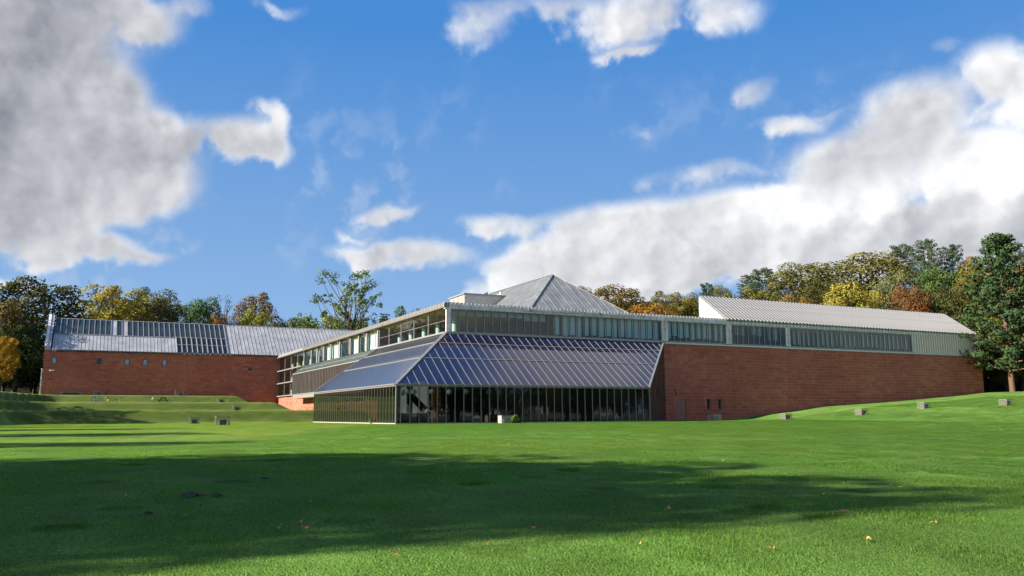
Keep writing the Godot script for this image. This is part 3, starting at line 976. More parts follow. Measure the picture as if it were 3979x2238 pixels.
func right_hall() -> void:
	var openings := [[64.55 - 62.9, 66.12 - 62.9, -1.6, 1.87], [69.42 - 62.9, 70.08 - 62.9, 0.62, 1.87], [71.22 - 62.9, 71.9 - 62.9, 0.62, 1.87]]
	stone_wall("right_stone_wall", P(62.9, 0, ZC), Vector3.RIGHT, Vector3.BACK, 123.98 - 62.9, func(s: float) -> float: return H(s + 62.9, ZC), 8.62, openings, 300, museum)
	var door := part("double_door", museum)
	for k in 2:
		box("door_leaf", M.door, door, 64.57 + k * 0.775, 65.33 + k * 0.775, -0.72, 1.85, ZC + 0.06, ZC + 0.14)
	box("door_handle", M.steel, door, 65.26, 65.30, 0.2, 0.5, ZC - 0.02, ZC + 0.06)
	for q in [69.42, 71.22]:
		box("slit_window", M.black, museum, q + 0.02, q + 0.66, 0.63, 1.86, ZC + 0.42, ZC + 0.48)
	for q in [73.9, 84.6, 96.2, 108.0]:
		box("wall_joint", M.stone[3], museum, q - 0.02, q + 0.02, -0.4, 8.6, ZC - 0.052, ZC - 0.046)
	box("right_coping", M.coping, museum, 62.97, 124.12, 8.625, 8.82, ZC - 0.16, ZC + 0.5)
	# far end and back of the hall
	box("end_wall", M.stone[1], museum, 123.5, 123.95, -1.0, 8.62, ZC + 0.55, 98.0)
	box("back_wall", M.stone[1], museum, 90.0, 123.9, -1.0, 12.0, 98.05, 98.4)
	# the long ribbed roof pitched to one side
	var hall := part("ribbed_roof", museum)
	var r := Buf.new()
	r.prism([P(73.05, 12.08, ZC - 0.25), P(73.05, 15.86, 88.5), P(73.05, 15.7, 88.55), P(73.05, 11.95, ZC - 0.2)], Vector3(123.5 - 73.05, 0, 0))
	done("roof_sheet", r, M.ribbed, hall)
	var ribs := Buf.new()
	var dz := 88.5 - (ZC - 0.25)
	var nrm := Vector3(0, dz, 15.86 - 12.08).normalized()
	var xx := 73.35
	while xx < 123.4:
		ribs.bar(P(xx, 12.12, ZC - 0.27) + nrm * 0.02, P(minf(xx, 123.4), 15.84, 88.44) + nrm * 0.02, 0.24, 0.13, nrm)
		xx += 0.62
	tag(done("roof_ribs", ribs, M.ribbed, hall), "", "", "", "stuff")
	var gw := Buf.new()
	gw.prism([P(73.1, 12.0, ZC + 0.1), P(73.1, 15.72, 88.5), P(73.1, 12.0, 88.5)], Vector3(0.3, 0, 0))
	done("gable_wall", gw, M.gable, hall)
	var bk := Buf.new()
	bk.obox(P(98.2, 13.8, 88.7), Vector3(25.0, 0, 0), Vector3(0, 1.9, 0), Vector3(0, 0, 0.12))
	done("roof_back", bk, M.metal, hall)
	box("eave_fascia", M.fascia, hall, 73.15, 123.4, 11.5, 11.94, ZC - 0.06, ZC + 0.1)
	var es := Buf.new()
	xx = 73.6
	while xx < 123.3:
		es.obox(P(xx, 11.72, ZC - 0.08), Vector3(0.016, 0, 0), Vector3(0, 0.21, 0), Vector3(0, 0, 0.02))
		xx += 0.62
	tag(done("eave_seams", es, M.metal, hall), "", "", "", "stuff")
	# ribbed cladding at the right end
	var cl := part("ribbed_cladding", museum)
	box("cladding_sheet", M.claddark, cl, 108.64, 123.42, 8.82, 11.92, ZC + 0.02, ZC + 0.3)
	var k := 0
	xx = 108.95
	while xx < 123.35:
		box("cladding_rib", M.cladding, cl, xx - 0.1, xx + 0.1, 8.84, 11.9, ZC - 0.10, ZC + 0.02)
		xx += 0.53
		k += 1
	box("hall_end_cladding", M.metal, museum, 123.2, 123.42, 8.8, 12.0, ZC + 0.32, 88.5)
	# small fittings on the wall
	var lamp := part("wall_lamp", museum)
	var lb := Buf.new()
	lb.obox(P(64.66, 3.02, ZC - 0.12), Vector3(0.1, 0, 0), Vector3(0, 0.05, 0), Vector3(0, 0, 0.1))
	lb.bar(P(64.66, 3.02, ZC - 0.2), P(64.66, 2.62, ZC - 0.24), 0.05, 0.05, Vector3.BACK)
	done("lamp_bracket", lb, M.steel, lamp)
	var sp := SphereMesh.new()
	sp.radius = 0.13
	sp.height = 0.3
	sp.radial_segments = 12
	sp.rings = 6
	put("lamp_glass", sp, M.steel, lamp).position = P(64.66, 2.5, ZC - 0.24)
	box("alarm_box", M.white, museum, 123.96, 124.2, 6.5, 7.0, ZC + 0.1, ZC + 0.5)


func main_roof() -> void:
	box("flat_roof", M.roofmetal, museum, XC + 0.25, 89.0, 11.6, 11.98, ZC + 0.4, ZW - 0.2)
	box("flat_roof", M.roofmetal, museum, 89.0, 123.3, 11.6, 11.98, 88.9, 98.0)
	# long hipped roof standing behind the parapet
	var hip := part("hipped_roof", museum)
	var xa := 51.35
	var s := 7.4
	var u0 := 11.7
	var ua := 17.5
	var za := 90.46
	var zb := 109.08
	var b := Buf.new()
	var A := P(xa, ua, za)
	var B := P(xa, ua, zb)
	var c0 := P(xa - s, u0, za - s)
	var c1 := P(xa + s, u0, za - s)
	var c2 := P(xa + s, u0, zb + s)
	var c3 := P(xa - s, u0, zb + s)
	b.tri(c0, A, c1)
	b.quad(c3, B, A, c0)
	b.quad(c1, A, B, c2)
	b.tri(c2, B, c3)
	done("roof_sheet", b, M.ridgemetal, hip)
	var st := Buf.new()
	var nf := Vector3(0, s, ua - u0).normalized()
	var k := -6
	while k <= 6:
		var x := k * 1.07
		var t := 1.0 - absf(x) / s
		st.bar(P(xa + x, u0, za - s) + nf * 0.02, P(xa + x, lerpf(u0, ua, t), za - s + s * t) + nf * 0.02, 0.06, 0.05, nf)
		k += 1
	var nl := Vector3(-(ua - u0), s, 0).normalized()
	var z := za - s + 0.5
	while z < zb + s:
		var t := clampf(minf(z - (za - s), zb + s - z) / s, 0.0, 1.0)
		st.bar(P(xa - s, u0, z) + nl * 0.03, P(xa - s + s * t, lerpf(u0, ua, t), z) + nl * 0.015, 0.04, 0.04, nl)
		z += 0.8
	tag(done("standing_seams", st, M.ridgemetal, hip), "", "", "", "stuff")
	var cap := Buf.new()
	for q in [[c0, A, 0.3], [c1, A, 0.16], [A, B, 0.2]]:
		cap.bar(q[0] + Vector3(0, 0.04, 0), q[1] + Vector3(0, 0.04, 0), q[2], 0.08)
	done("ridge_cap", cap, M.ridgemetal, hip)
	var rod := Buf.new()
	rod.tube(P(xa, ua, za + 2.6), P(xa, ua + 0.75, za + 2.6), 0.05, 0.04)
	rod.tube(P(xa, ua + 0.75, za + 2.6), P(xa, ua + 1.6, za + 2.6), 0.022, 0.015)
	done("lightning_rod", rod, M.steel, hip)
	# plant room
	var pr := part("plant_room", museum)
	box("plant_room_wall", M.concrete_light, pr, 43.16, 49.6, 11.9, 15.7, 99.36, 104.5)
	box("plant_room_cap", M.metal, pr, 43.0, 49.7, 15.705, 15.86, 99.2, 104.6)
	var ribs := Buf.new()
	for i in 12:
		ribs.obox(P(43.13, 13.8, 99.5 + i * 0.44), Vector3(0.05, 0, 0), Vector3(0, 1.88, 0), Vector3(0, 0, 0.04))
	done("plant_room_rib", ribs, M.leftfascia, pr)
	var pipe := Buf.new()
	pipe.tube(P(48.6, 15.7, 99.8), P(48.6, 16.35, 99.8), 0.12, 0.12, 8)
	pipe.tube(P(48.6, 15.98, 99.8), P(48.15, 15.95, 99.8), 0.11, 0.11, 8)
	done("vent_pipe", pipe, M.white, pr)
	var cowl := Buf.new()
	cowl.prism([P(46.2, 15.87, 101.0), P(47.3, 16.5, 101.0), P(47.3, 15.87, 101.0)], Vector3(0, 0, -0.8))
	done("roof_cowl", cowl, M.metal, pr)


func left_range() -> void:
	var f := Vector3(-1, 0, 0)
	var at := func(s: float, u: float) -> Vector3: return P(XC, u, s)
	# fascia along the top
	var fa := Buf.new()
	fa.obox(P(XC - 0.03, 11.86, (ZC + ZW) / 2), Vector3(0.30, 0, 0), Vector3(0, 0.26, 0), Vector3(0, 0, (ZW - ZC) / 2 + 0.2))
	done("left_fascia", fa, M.leftfascia, museum)
	var gut := Buf.new()
	gut.bar(P(XC - 0.42, 11.52, ZC + 0.2), P(XC - 0.42, 11.52, ZW - 0.3), 0.22, 0.10)
	done("left_gutter", gut, M.rafter, museum)
	var gl := Buf.new()
	gl.bar(P(XC - 0.50, 11.64, 104.0), P(XC - 0.50, 11.64, ZW - 0.3), 0.12, 0.10)
	done("rain_pipe", gl, M.framelight, museum)
	var se := Buf.new()
	var z := ZC + 0.3
	while z < 150.0:
		se.obox(P(XC - 0.35, 11.9, z), Vector3(0.03, 0, 0), Vector3(0, 0.23, 0), Vector3(0, 0, 0.02))
		z += 0.47
	tag(done("left_fascia_seams", se, M.leftfascia, museum), "", "", "", "stuff")
	# five large panes with a yellow ceiling behind
	var big := part("gallery_window", museum)
	var none := func(_i: int) -> Array: return []
	for q in [[83.6, 88.6], [88.6, 93.3], [93.3, 97.9], [97.9, 102.55], [102.55, 106.6]]:
		pane("pane", [at.call(q[1], 8.95), at.call(q[1], 11.5), at.call(q[0], 11.5), at.call(q[0], 8.95)], M.clear, big)
		var b := Buf.new()
		b.bar(at.call(q[1], 8.9), at.call(q[1], 11.5), 0.10, 0.12, f)
		b.bar(at.call(q[0], 10.2) - f * 0.06, at.call(q[1], 10.2) - f * 0.06, 0.05, 0.05)
		done("mullion", b, M.frame, big)
	var sl := Buf.new()
	sl.obox(P(XC - 0.08, 8.86, (ZC + 107.0) / 2), Vector3(0.16, 0, 0), Vector3(0, 0.09, 0), Vector3(0, 0, (107.0 - ZC) / 2))
	done("window_sill", sl, M.metal, big)
	# windows with pale blinds between posts
	var row := part("blind_windows", museum)
	var spots := [[107.3, 111.7, 1], [112.3, 115.5, 2], [116.3, 119.8, 1], [120.6, 125.5, 0], [126.4, 130.9, 1], [131.4, 135.2, 1], [136.2, 139.8, 0], [140.5, 144.0, 2], [144.6, 149.4, 0]]
	for q in spots:
		pane("pane", [at.call(q[1], 8.95), at.call(q[1], 11.45), at.call(q[0], 11.45), at.call(q[0], 8.95)], M.teal, row)
		if q[2]:
			var p := Buf.new()
			var e: float = q[1] if q[2] == 1 else lerpf(q[0], q[1], 0.6)
			p.quad(at.call(e - 0.1, 9.0) - f * 0.3, at.call(e - 0.1, 11.2) - f * 0.3, at.call(q[0] + 0.1, 11.2) - f * 0.3, at.call(q[0] + 0.1, 9.0) - f * 0.3)
			done("blind", p, M.pale, row)
		var lp := Buf.new()
		lp.quad(at.call(q[1], 11.1) - f * 0.15, at.call(q[1], 11.45) - f * 0.15, at.call(q[0], 11.45) - f * 0.15, at.call(q[0], 11.1) - f * 0.15)
		done("ceiling_edge", lp, M.ceiling, row)
	for s in [107.0, 112.0, 115.9, 120.2, 125.95, 131.15, 135.7, 140.15, 144.3, 149.7]:
		var p := Buf.new()
		p.obox(P(XC - 0.06, 10.2, s), Vector3(0.12, 0, 0), Vector3(0, 1.28, 0), Vector3(0, 0, 0.24))
		done("post", p, M.leftfascia, row)
	for s in [107.6, 112.5, 120.6, 126.3, 131.5, 136.0, 149.2]:
		var p := Buf.new()
		p.tube(P(XC - 0.5, 11.55, s), P(XC - 0.24, 11.0, s), 0.06, 0.06)
		p.tube(P(XC - 0.24, 11.0, s), P(XC - 0.24, 9.0, s), 0.05, 0.05)
		done("downpipe", p, M.leftfascia, row)
	# projecting glazed bay
	var bay := part("projecting_bay", museum)
	var xb := 32.11
	var n := 46
	for i in n:
		var a := lerpf(107.1, 149.97, float(i) / n)
		var b := lerpf(107.1, 149.97, float(i + 1) / n)
		pane("pane", [P(xb, 3.78, b), P(xb, 7.3, b), P(xb, 7.3, a), P(xb, 3.78, a)], M.bay, bay)
		pane("roof_pane", [P(xb, 7.34, b), P(XC, 8.86, b), P(XC, 8.86, a), P(xb, 7.34, a)], M.bayroof, bay)
		var u := Buf.new()
		u.obox(P(xb - 0.04, 5.5, b), Vector3(0.06, 0, 0), Vector3(0, 1.78, 0), Vector3(0, 0, 0.035))
		u.bar(P(xb - 0.02, 7.37, b), P(XC, 8.9, b), 0.07, 0.07, Vector3(-0.6, 0.8, 0))
		done("mullion", u, M.frame if i % 9 != 3 else M.framelight, bay)
	var ed := Buf.new()
	ed.bar(P(xb - 0.03, 7.32, 107.0), P(xb - 0.03, 7.32, 150.0), 0.14, 0.12)
	ed.bar(P(xb - 0.03, 3.74, 107.0), P(xb - 0.03, 3.74, 150.0), 0.12, 0.10)
	ed.bar(P(xb - 0.03, 7.32, 150.0), P(XC, 8.86, 150.0), 0.14, 0.14)
	ed.bar(P(xb - 0.02, 3.1, 150.0), P(xb - 0.02, 7.3, 150.0), 0.14, 0.14, f)
	done("bay_frame", ed, M.frame, bay)
	box("bay_skirt", M.leftfascia, bay, xb, XC - 0.05, 3.06, 3.68, 107.0, 150.0)
	pane("end_pane", [P(xb, 3.7, 150.0), P(xb, 7.3, 150.0), P(XC, 8.8, 150.0), P(XC, 3.7, 150.0)], M.bay, bay)
	var bands := Buf.new()
	for k in 9:
		bands.bar(P(lerpf(xb, XC, 0.35), lerpf(7.34, 8.86, 0.35) + 0.05, 110.0 + k * 4.6), P(lerpf(xb, XC, 0.5), lerpf(7.34, 8.86, 0.5) + 0.05, 110.0 + k * 4.6), 0.4, 0.05, Vector3(-0.6, 0.8, 0))
	bands.bar(P(lerpf(xb, XC, 0.5), 8.14, 107.0), P(lerpf(xb, XC, 0.5), 8.14, 150.0), 0.06, 0.06)
	done("bay_roof_bar", bands, M.leftfascia, bay)
	# three storeys of glass beside the wing
	var tall := part("tall_glazing", museum)
	for lev in [[3.98, 6.3], [6.5, 8.76], [8.98, 11.5]]:
		for q in [[150.1, 155.3], [155.3, 160.9], [160.9, 166.4], [166.4, 172.2]]:
			pane("pane", [at.call(q[1], lev[0]), at.call(q[1], lev[1]), at.call(q[0], lev[1]), at.call(q[0], lev[0])], M.clear, tall)
			var p := Buf.new()
			p.bar(at.call(q[1], lev[0]), at.call(q[1], lev[1]), 0.12, 0.12, f)
			done("mullion", p, M.frame, tall)
	for u in [3.9, 6.4, 8.87]:
		var p := Buf.new()
		p.obox(P(XC - 0.22, u, 161.4), Vector3(0.24, 0, 0), Vector3(0, 0.09, 0), Vector3(0, 0, 11.0))
		done("ledge", p, M.leftfascia, tall)
	for s in [153.5, 159.0, 164.0, 169.0]:
		var p := Buf.new()
		p.tube(P(36.2, 3.9, s), P(36.2, 11.5, s), 0.45, 0.45, 12)
		done("column", p, M.column, tall)
	# stone base under the glass
	var holes := []
	for s in [146.9, 145.3, 142.6, 139.8, 138.2, 135.0]:
		holes.append([ZW - s - 0.35, ZW - s, 0.95, 1.55])
	holes.append([ZW - 160.3, ZW - 159.6, 2.1, 2.55])
	stone_wall("base_stone_wall", P(XC, 0, ZW), Vector3(0, 0, 1), Vector3(-1, 0, 0), ZW - 107.2, func(s: float) -> float: return -0.9 if ZW - s < 150.0 else 0.3, 3.8, holes, 0, museum)
	for q in holes:
		box("base_vent", M.black, museum, XC + 0.3, XC + 0.34, q[2], q[3], ZW - q[1], ZW - q[0])


func wing() -> void:
	var x0 := -7.67
	var openings := []
	for x in [-6.42, 0.9, 5.62, 8.72, 12.11]:
		openings.append([x - x0, x + 0.80 - x0, 9.64, 10.82])
	openings.append([28.03 - x0, 28.73 - x0, 8.9, 9.6])
	stone_wall("wing_stone_wall", P(x0, 0, ZW), Vector3.RIGHT, Vector3.BACK, XC - x0 - 0.02, func(_s: float) -> float: return -1.0, 12.1, openings, 0, museum)
	for i in 6:
		var q: Array = openings[i]
		var w := part("small_window", museum)
		var a: float = q[0] + x0
		var e: float = q[1] + x0
		var b := Buf.new()
		b.obox(P((a + e) / 2, q[2] + 0.05, ZW + 0.02), Vector3((e - a) / 2, 0, 0), Vector3(0, 0.05, 0), Vector3(0, 0, 0.06))
		b.obox(P((a + e) / 2, q[3] - 0.05, ZW + 0.02), Vector3((e - a) / 2, 0, 0), Vector3(0, 0.05, 0), Vector3(0, 0, 0.06))
		for x in [a + 0.05, e - 0.05]:
			b.obox(P(x, (q[2] + q[3]) / 2, ZW + 0.02), Vector3(0.05, 0, 0), Vector3(0, (q[3] - q[2]) / 2 - 0.1, 0), Vector3(0, 0, 0.06))
		done("window_frame", b, M.darkframe, w)
		box("pane", M.bluepane if i != 1 and i != 5 else M.darkframe, w, a + 0.1, e - 0.1, q[2] + 0.1, q[3] - 0.1, ZW + 0.03, ZW + 0.06)
	for x in [15.08, 24.22]:
		box("wall_joint", M.stone[3], museum, x - 0.025, x + 0.025, 3.6, 12.05, ZW - 0.052, ZW - 0.046)
	# roof
	var zr := 180.8
	var ur := 18.75
	var ue := 12.2
	var at := func(x: float, t: float) -> Vector3: return P(x, lerpf(ue, ur, t), lerpf(ZW - 0.3, zr, t))
	var nrm := Vector3(0, zr - ZW + 0.3, ur - ue).normalized()
	var roof := part("wing_roof", museum)
	var b := Buf.new()
	b.quad(at.call(-6.5, 0.0), at.call(-6.5, 0.49), at.call(14.65, 0.49), at.call(14.65, 0.0))
	b.quad(at.call(24.05, 0.0), at.call(24.05, 1.0), at.call(58.0, 1.0), at.call(58.0, 0.0))
	b.quad(P(58.0, ue, 189.5), P(58.0, ur, zr), P(-6.5, ur, zr), P(-6.5, ue, 189.5))
	b.quad(at.call(-6.5, 0.0) + Vector3(0, -0.3, 0), at.call(-6.5, 1.0) + Vector3(0, -0.9, 0), at.call(58.0, 1.0) + Vector3(0, -0.9, 0), at.call(58.0, 0.0) + Vector3(0, -0.3, 0))
	done("roof_sheet", b, M.roofmetal, roof)
	var se := Buf.new()
	var x := 24.4
	while x < 57.0:
		se.bar(at.call(x, 0.0) + nrm * 0.03, at.call(x, 1.0) + nrm * 0.03, 0.05 if absf(x - 32.9) > 0.4 else 0.16, 0.06, nrm)
		x += 0.76
	x = -6.2
	while x < 14.6:
		se.bar(at.call(x, 0.0) + nrm * 0.02, at.call(x, 0.49) + nrm * 0.02, 0.05, 0.04, nrm)
		x += 0.62
	tag(done("standing_seams", se, M.roofmetal, roof), "", "", "", "stuff")
	var eave := Buf.new()
	eave.bar(at.call(-6.6, 0.0) + Vector3(0, -0.04, 0.08), at.call(XC, 0.0) + Vector3(0, -0.04, 0.08), 0.18, 0.14)
	done("eave_gutter", eave, M.metal, roof)
	# glazed strips
	var sky := part("roof_glazing", museum)
	x = -6.5
	var i := 0
	while x < 24.0:
		var e := minf(x + 0.955, 24.05)
		if i == 10 or i == 12:
			pane("blank_panel", [at.call(x, 0.49), at.call(x, 0.995), at.call(e, 0.995), at.call(e, 0.49)], M.roofmetal, sky)
		else:
			pane("upper_pane", [at.call(x, 0.49), at.call(x, 0.995), at.call(e, 0.995), at.call(e, 0.49)], M.skylight, sky)
		var p := Buf.new()
		p.bar(at.call(e, 0.48) + nrm * 0.06, at.call(e, 1.0) + nrm * 0.06, 0.12, 0.12, nrm)
		done("glazing_bar", p, M.framelight, sky)
		if x < 3.0 and i < 5:
			var c := Buf.new()
			c.quad(at.call(x, 0.5) - nrm * 0.25, at.call(x, 0.8) - nrm * 0.25, at.call(e, 0.8) - nrm * 0.25, at.call(e, 0.5) - nrm * 0.25)
			done("blind", c, M.pale, sky)
		x = e
		i += 1
	x = 14.65
	while x < 24.0:
		var e := minf(x + 0.94, 24.05)
		pane("lower_pane", [at.call(x, 0.01), at.call(x, 0.25), at.call(e, 0.25), at.call(e, 0.01)], M.skydark, sky)
		pane("lower_pane", [at.call(x, 0.25), at.call(x, 0.48), at.call(e, 0.48), at.call(e, 0.25)], M.skydark, sky)
		var p := Buf.new()
		p.bar(at.call(x, 0.0) + nrm * 0.10, at.call(x, 0.5) + nrm * 0.10, 0.14, 0.2, nrm)
		done("glazing_bar", p, M.frame, sky)
		x = e
	var rails := Buf.new()
	for t in [0.25, 0.49]:
		rails.bar(at.call(14.6, t) + nrm * 0.08, at.call(24.1, t) + nrm * 0.08, 0.12, 0.12, nrm)
	rails.bar(at.call(-6.5, 0.485) + nrm * 0.05, at.call(14.6, 0.485) + nrm * 0.05, 0.14, 0.12, nrm)
	rails.bar(at.call(24.05, 0.0) + nrm * 0.08, at.call(24.05, 1.0) + nrm * 0.08, 0.16, 0.18, nrm)
	rails.bar(at.call(-6.5, 1.0), at.call(58.0, 1.0), 0.16, 0.14, nrm)
	done("glazing_rail", rails, M.metal, sky)
	# parapet that follows the gable at the left end
	var pg := part("gable_parapet", museum)
	var g := Buf.new()
	g.prism([P(x0, 12.1, ZW - 0.02), P(x0, 12.75, ZW - 0.06), P(x0, ur + 0.65, zr + 0.1), P(x0, ue, 189.6), P(x0, -1.0, 189.6), P(x0, -1.0, ZW + 0.4), P(x0, 12.1, ZW + 0.4)], Vector3(0.95, 0, 0))
	done("parapet_slab", g, M.roofmetal, pg)
	var cp := Buf.new()
	cp.bar(P(x0 + 0.2, 12.85, ZW), P(x0 + 0.2, ur + 0.72, zr + 0.1), 0.45, 0.10, nrm)
	for k in 6:
		var t := (k + 0.5) / 6.0
		var q: Vector3 = P(0, lerpf(12.78, ur + 0.68, t), lerpf(ZW, zr + 0.1, t))
		cp.bar(q + Vector3(x0 + 0.45, 0, 0), q + Vector3(x0 + 0.97, 0, 0), 0.08, 0.06, nrm)
	done("parapet_cap", cp, M.coping, pg)
	var lb := Buf.new()
	lb.tube(P(-5.9, 8.42, ZW - 0.1), P(-6.6, 8.36, ZW - 0.5), 0.09, 0.13, 8)
	done("floodlight", lb, M.white, museum)
	var dp := Buf.new()
	dp.tube(P(x0 - 0.18, 4.2, ZW + 0.3), P(x0 - 0.18, 8.7, ZW + 0.3), 0.12, 0.12, 8)
	done("drain_pipe", dp, M.white, museum)
	box("wing_back_wall", M.stone[1], museum, -6.7, 60.0, -1.0, 12.1, 189.3, 189.6)
	box("wing_floor", M.tile, museum, -6.6, 58.0, 10.4, 10.6, ZW + 0.6, 189.2)


func interior() -> void:
	var ins := part("restaurant_interior", museum)
	# inner stone wall behind the front glass, with a band of tall pale windows near the corner
	box("inner_wall", M.inner, ins, 39.4, 62.9, -0.69, 8.7, ZC + 0.06, ZC + 0.4)
	box("inner_wall", M.inner, ins, XC + 0.5, 39.4, 2.6, 5.2, ZC + 0.06, ZC + 0.4)
	box("inner_wall", M.innerdark, ins, XC + 0.3, 39.8, -0.69, 2.9, ZC + 1.6, ZC + 1.9)
	box("inner_wall", M.innerdark, ins, 39.36, 39.5, -0.69, 2.7, ZC + 0.03, ZC + 1.6)
	box("inner_wall", M.innerdark, ins, XC + 0.42, 39.5, 2.55, 2.75, ZC + 0.05, ZC + 1.62)
	box("main_back_wall", M.stone[1], museum, 46.4, 89.0, -1.5, 11.6, ZW - 0.3, ZW)
	box("main_side_wall", M.stone[1], museum, 88.6, 89.0, -1.5, 11.6, 98.5, ZW - 0.35)
	for i in 6:
		var a := XC + 0.6 + i * 0.8
		box("inner_window", M.pale if i != 3 else M.innerdark, ins, a, a + 0.72, 5.25, 7.9, ZC + 0.1, ZC + 0.16)
	box("inner_wall", M.innerdark, ins, XC + 0.5, 39.4, 7.95, 8.7, ZC + 0.06, ZC + 0.4)
	# inner wall of the left leg
	box("inner_wall", M.inner, ins, XC + 0.04, XC + 0.4, 4.0, 8.75, ZC, 107.0)
	box("inner_wall", M.pale, ins, XC - 0.1, XC + 0.02, -0.69, 3.9, 88.0, 93.5)
	box("inner_wall", M.pale, ins, XC - 0.1, XC + 0.02, -0.69, 3.9, 95.0, 99.5)
	box("inner_wall", M.innerdark, ins, XC + 0.04, XC + 0.4, -0.69, 4.0, 99.5, 107.0)
	for z in [84.5, 88.0, 93.5, 94.9, 99.5]:
		box("inner_post", M.innerdark, ins, XC - 0.2, XC + 0.03, -0.69, 4.0, z - 0.2, z + 0.2)
	for x in [36.0, 40.5, 45.0, 49.5, 54.0, 58.5]:
		var b := Buf.new()
		b.bar(P(x, -0.69, 82.6), P(x, 8.3, 82.6), 0.35, 0.35, Vector3.BACK)
		done("inner_column", b, M.rafter, ins)
	var yp := Buf.new()
	yp.bar(P(31.32, -0.69, 80.0), P(31.32, 5.8, 80.0), 0.26, 0.26, Vector3.BACK)
	done("timber_post", yp, M.timber, ins)
	# diagonal stair flank seen through the corner
	var stair := Buf.new()
	stair.prism([P(29.2, 2.6, 83.2), P(30.0, 2.6, 83.2), P(33.6, -0.69, 83.2), P(32.4, -0.69, 83.2)], Vector3(0, 0, -0.25))
	done("stair_flank", stair, M.innerdark, ins)
	box("counter", M.innerdark, ins, 27.2, 38.5, -0.69, 0.25, 81.2, 81.8)
	# upper gallery
	var up := part("gallery_interior", museum)
	box("gallery_floor", M.tile, up, XC + 0.5, 62.8, 8.55, 8.75, ZC + 0.45, 107.0)
	box("gallery_floor", M.tile, up, XC + 0.1, 46.0, 8.55, 8.75, 107.05, ZW - 0.3)
	box("gallery_floor", M.tile, up, 63.0, 123.1, 8.45, 8.60, ZC + 0.55, 97.5)
	box("gallery_ceiling", M.ceiling, up, XC + 0.12, 46.0, 11.50, 11.585, ZC + 0.5, 150.0)
	box("gallery_back_wall", M.innerdark, up, 46.05, 46.3, 8.8, 11.55, ZC + 2.0, ZW - 0.3)
	box("gallery_back_wall", M.inner, up, 46.3, 62.8, 8.8, 11.55, 88.5, 88.8)
	box("gallery_back_wall", M.innerdark, up, 63.0, 123.0, 8.65, 11.55, 88.0, 88.3)
	for z in [86.3, 91.2, 95.8, 100.5, 104.8]:
		var b := Buf.new()
		b.tube(P(36.3, 8.76, z), P(36.3, 11.0, z), 0.34, 0.34, 14)
		done("column", b, M.column, up)
	for u in [3.86, 6.36]:
		box("gallery_floor", M.tile, up, XC + 0.1, 46.0, u - 0.1, u + 0.1, 150.2, ZW - 0.3)
	box("gallery_back_wall", M.innerdark, up, 40.0, 40.3, -0.6, 8.5, 107.2, ZW - 0.3)


# ---------------------------------------------------------------- things on the lawn
func cage(label: String, x: float, z: float, size: Vector3, slatted := false, lit_side := true) -> Node3D:
	var o := thing("floodlight_cage", label, "cage", G(x, z) + Vector3(0, -0.05, 0), "wire cages over lawn floodlights")
	var a := size / 2
	var fr := Buf.new()
	var c := Vector3(0, a.y, 0)
	for sx in [-1, 1]:
		for sz in [-1, 1]:
			fr.bar(c + Vector3(sx * a.x, -a.y, sz * a.z), c + Vector3(sx * a.x, a.y, sz * a.z), 0.045, 0.045, Vector3.BACK)
	for sy in [0.0, 1.0]:
		for s in [-1, 1]:
			fr.bar(Vector3(-a.x, sy * size.y, s * a.z), Vector3(a.x, sy * size.y, s * a.z), 0.045, 0.045)
			fr.bar(Vector3(s * a.x, sy * size.y, -a.z), Vector3(s * a.x, sy * size.y, a.z), 0.045, 0.045)
	done("frame", fr, M.cageframe, o)
	var wires := Buf.new()
	var n := 9
	for i in range(1, n):
		var t := float(i) / n
		if slatted:
			wires.obox(Vector3(0, t * size.y, a.z), Vector3(a.x, 0, 0), Vector3(0, 0.016, 0), Vector3(0, 0, 0.012))
			wires.obox(Vector3(-a.x, t * size.y, 0), Vector3(0, 0, a.z), Vector3(0, 0.024, 0), Vector3(0.012, 0, 0))
		for s in [-1, 1]:
			var w := 0.011
			wires.bar(Vector3(lerpf(-a.x, a.x, t), 0, s * a.z), Vector3(lerpf(-a.x, a.x, t), size.y, s * a.z), w, w, Vector3.BACK)
			wires.bar(Vector3(s * a.x, 0, lerpf(-a.z, a.z, t)), Vector3(s * a.x, size.y, lerpf(-a.z, a.z, t)), w, w, Vector3.BACK)
			if not slatted:
				wires.bar(Vector3(-a.x, t * size.y, s * a.z), Vector3(a.x, t * size.y, s * a.z), w, w)
				wires.bar(Vector3(s * a.x, t * size.y, -a.z), Vector3(s * a.x, t * size.y, a.z), w, w)
		wires.bar(Vector3(lerpf(-a.x, a.x, t), size.y, -a.z), Vector3(lerpf(-a.x, a.x, t), size.y, a.z), 0.011, 0.011)
		wires.bar(Vector3(-a.x, size.y, lerpf(-a.z, a.z, t)), Vector3(a.x, size.y, lerpf(-a.z, a.z, t)), 0.018, 0.018)
	done("wire_mesh", wires, M.cagewhite if slatted else M.cagewire, o)
	var bl := Buf.new()
	bl.obox(Vector3(0.02, 0.26, -0.08), Vector3(0.30, 0, 0), Vector3(0, 0.26, 0), Vector3(0, 0, 0.24))
	done("concrete_block", bl, M.block, o)
	var lamp := Buf.new()
	lamp.obox(Vector3(0.16, 0.38, 0.24), Vector3(0.17, 0, 0), Vector3(0, 0.15, 0.05), Vector3(0, -0.03, 0.09))
	done("floodlight", lamp, M.black, o)
	return o


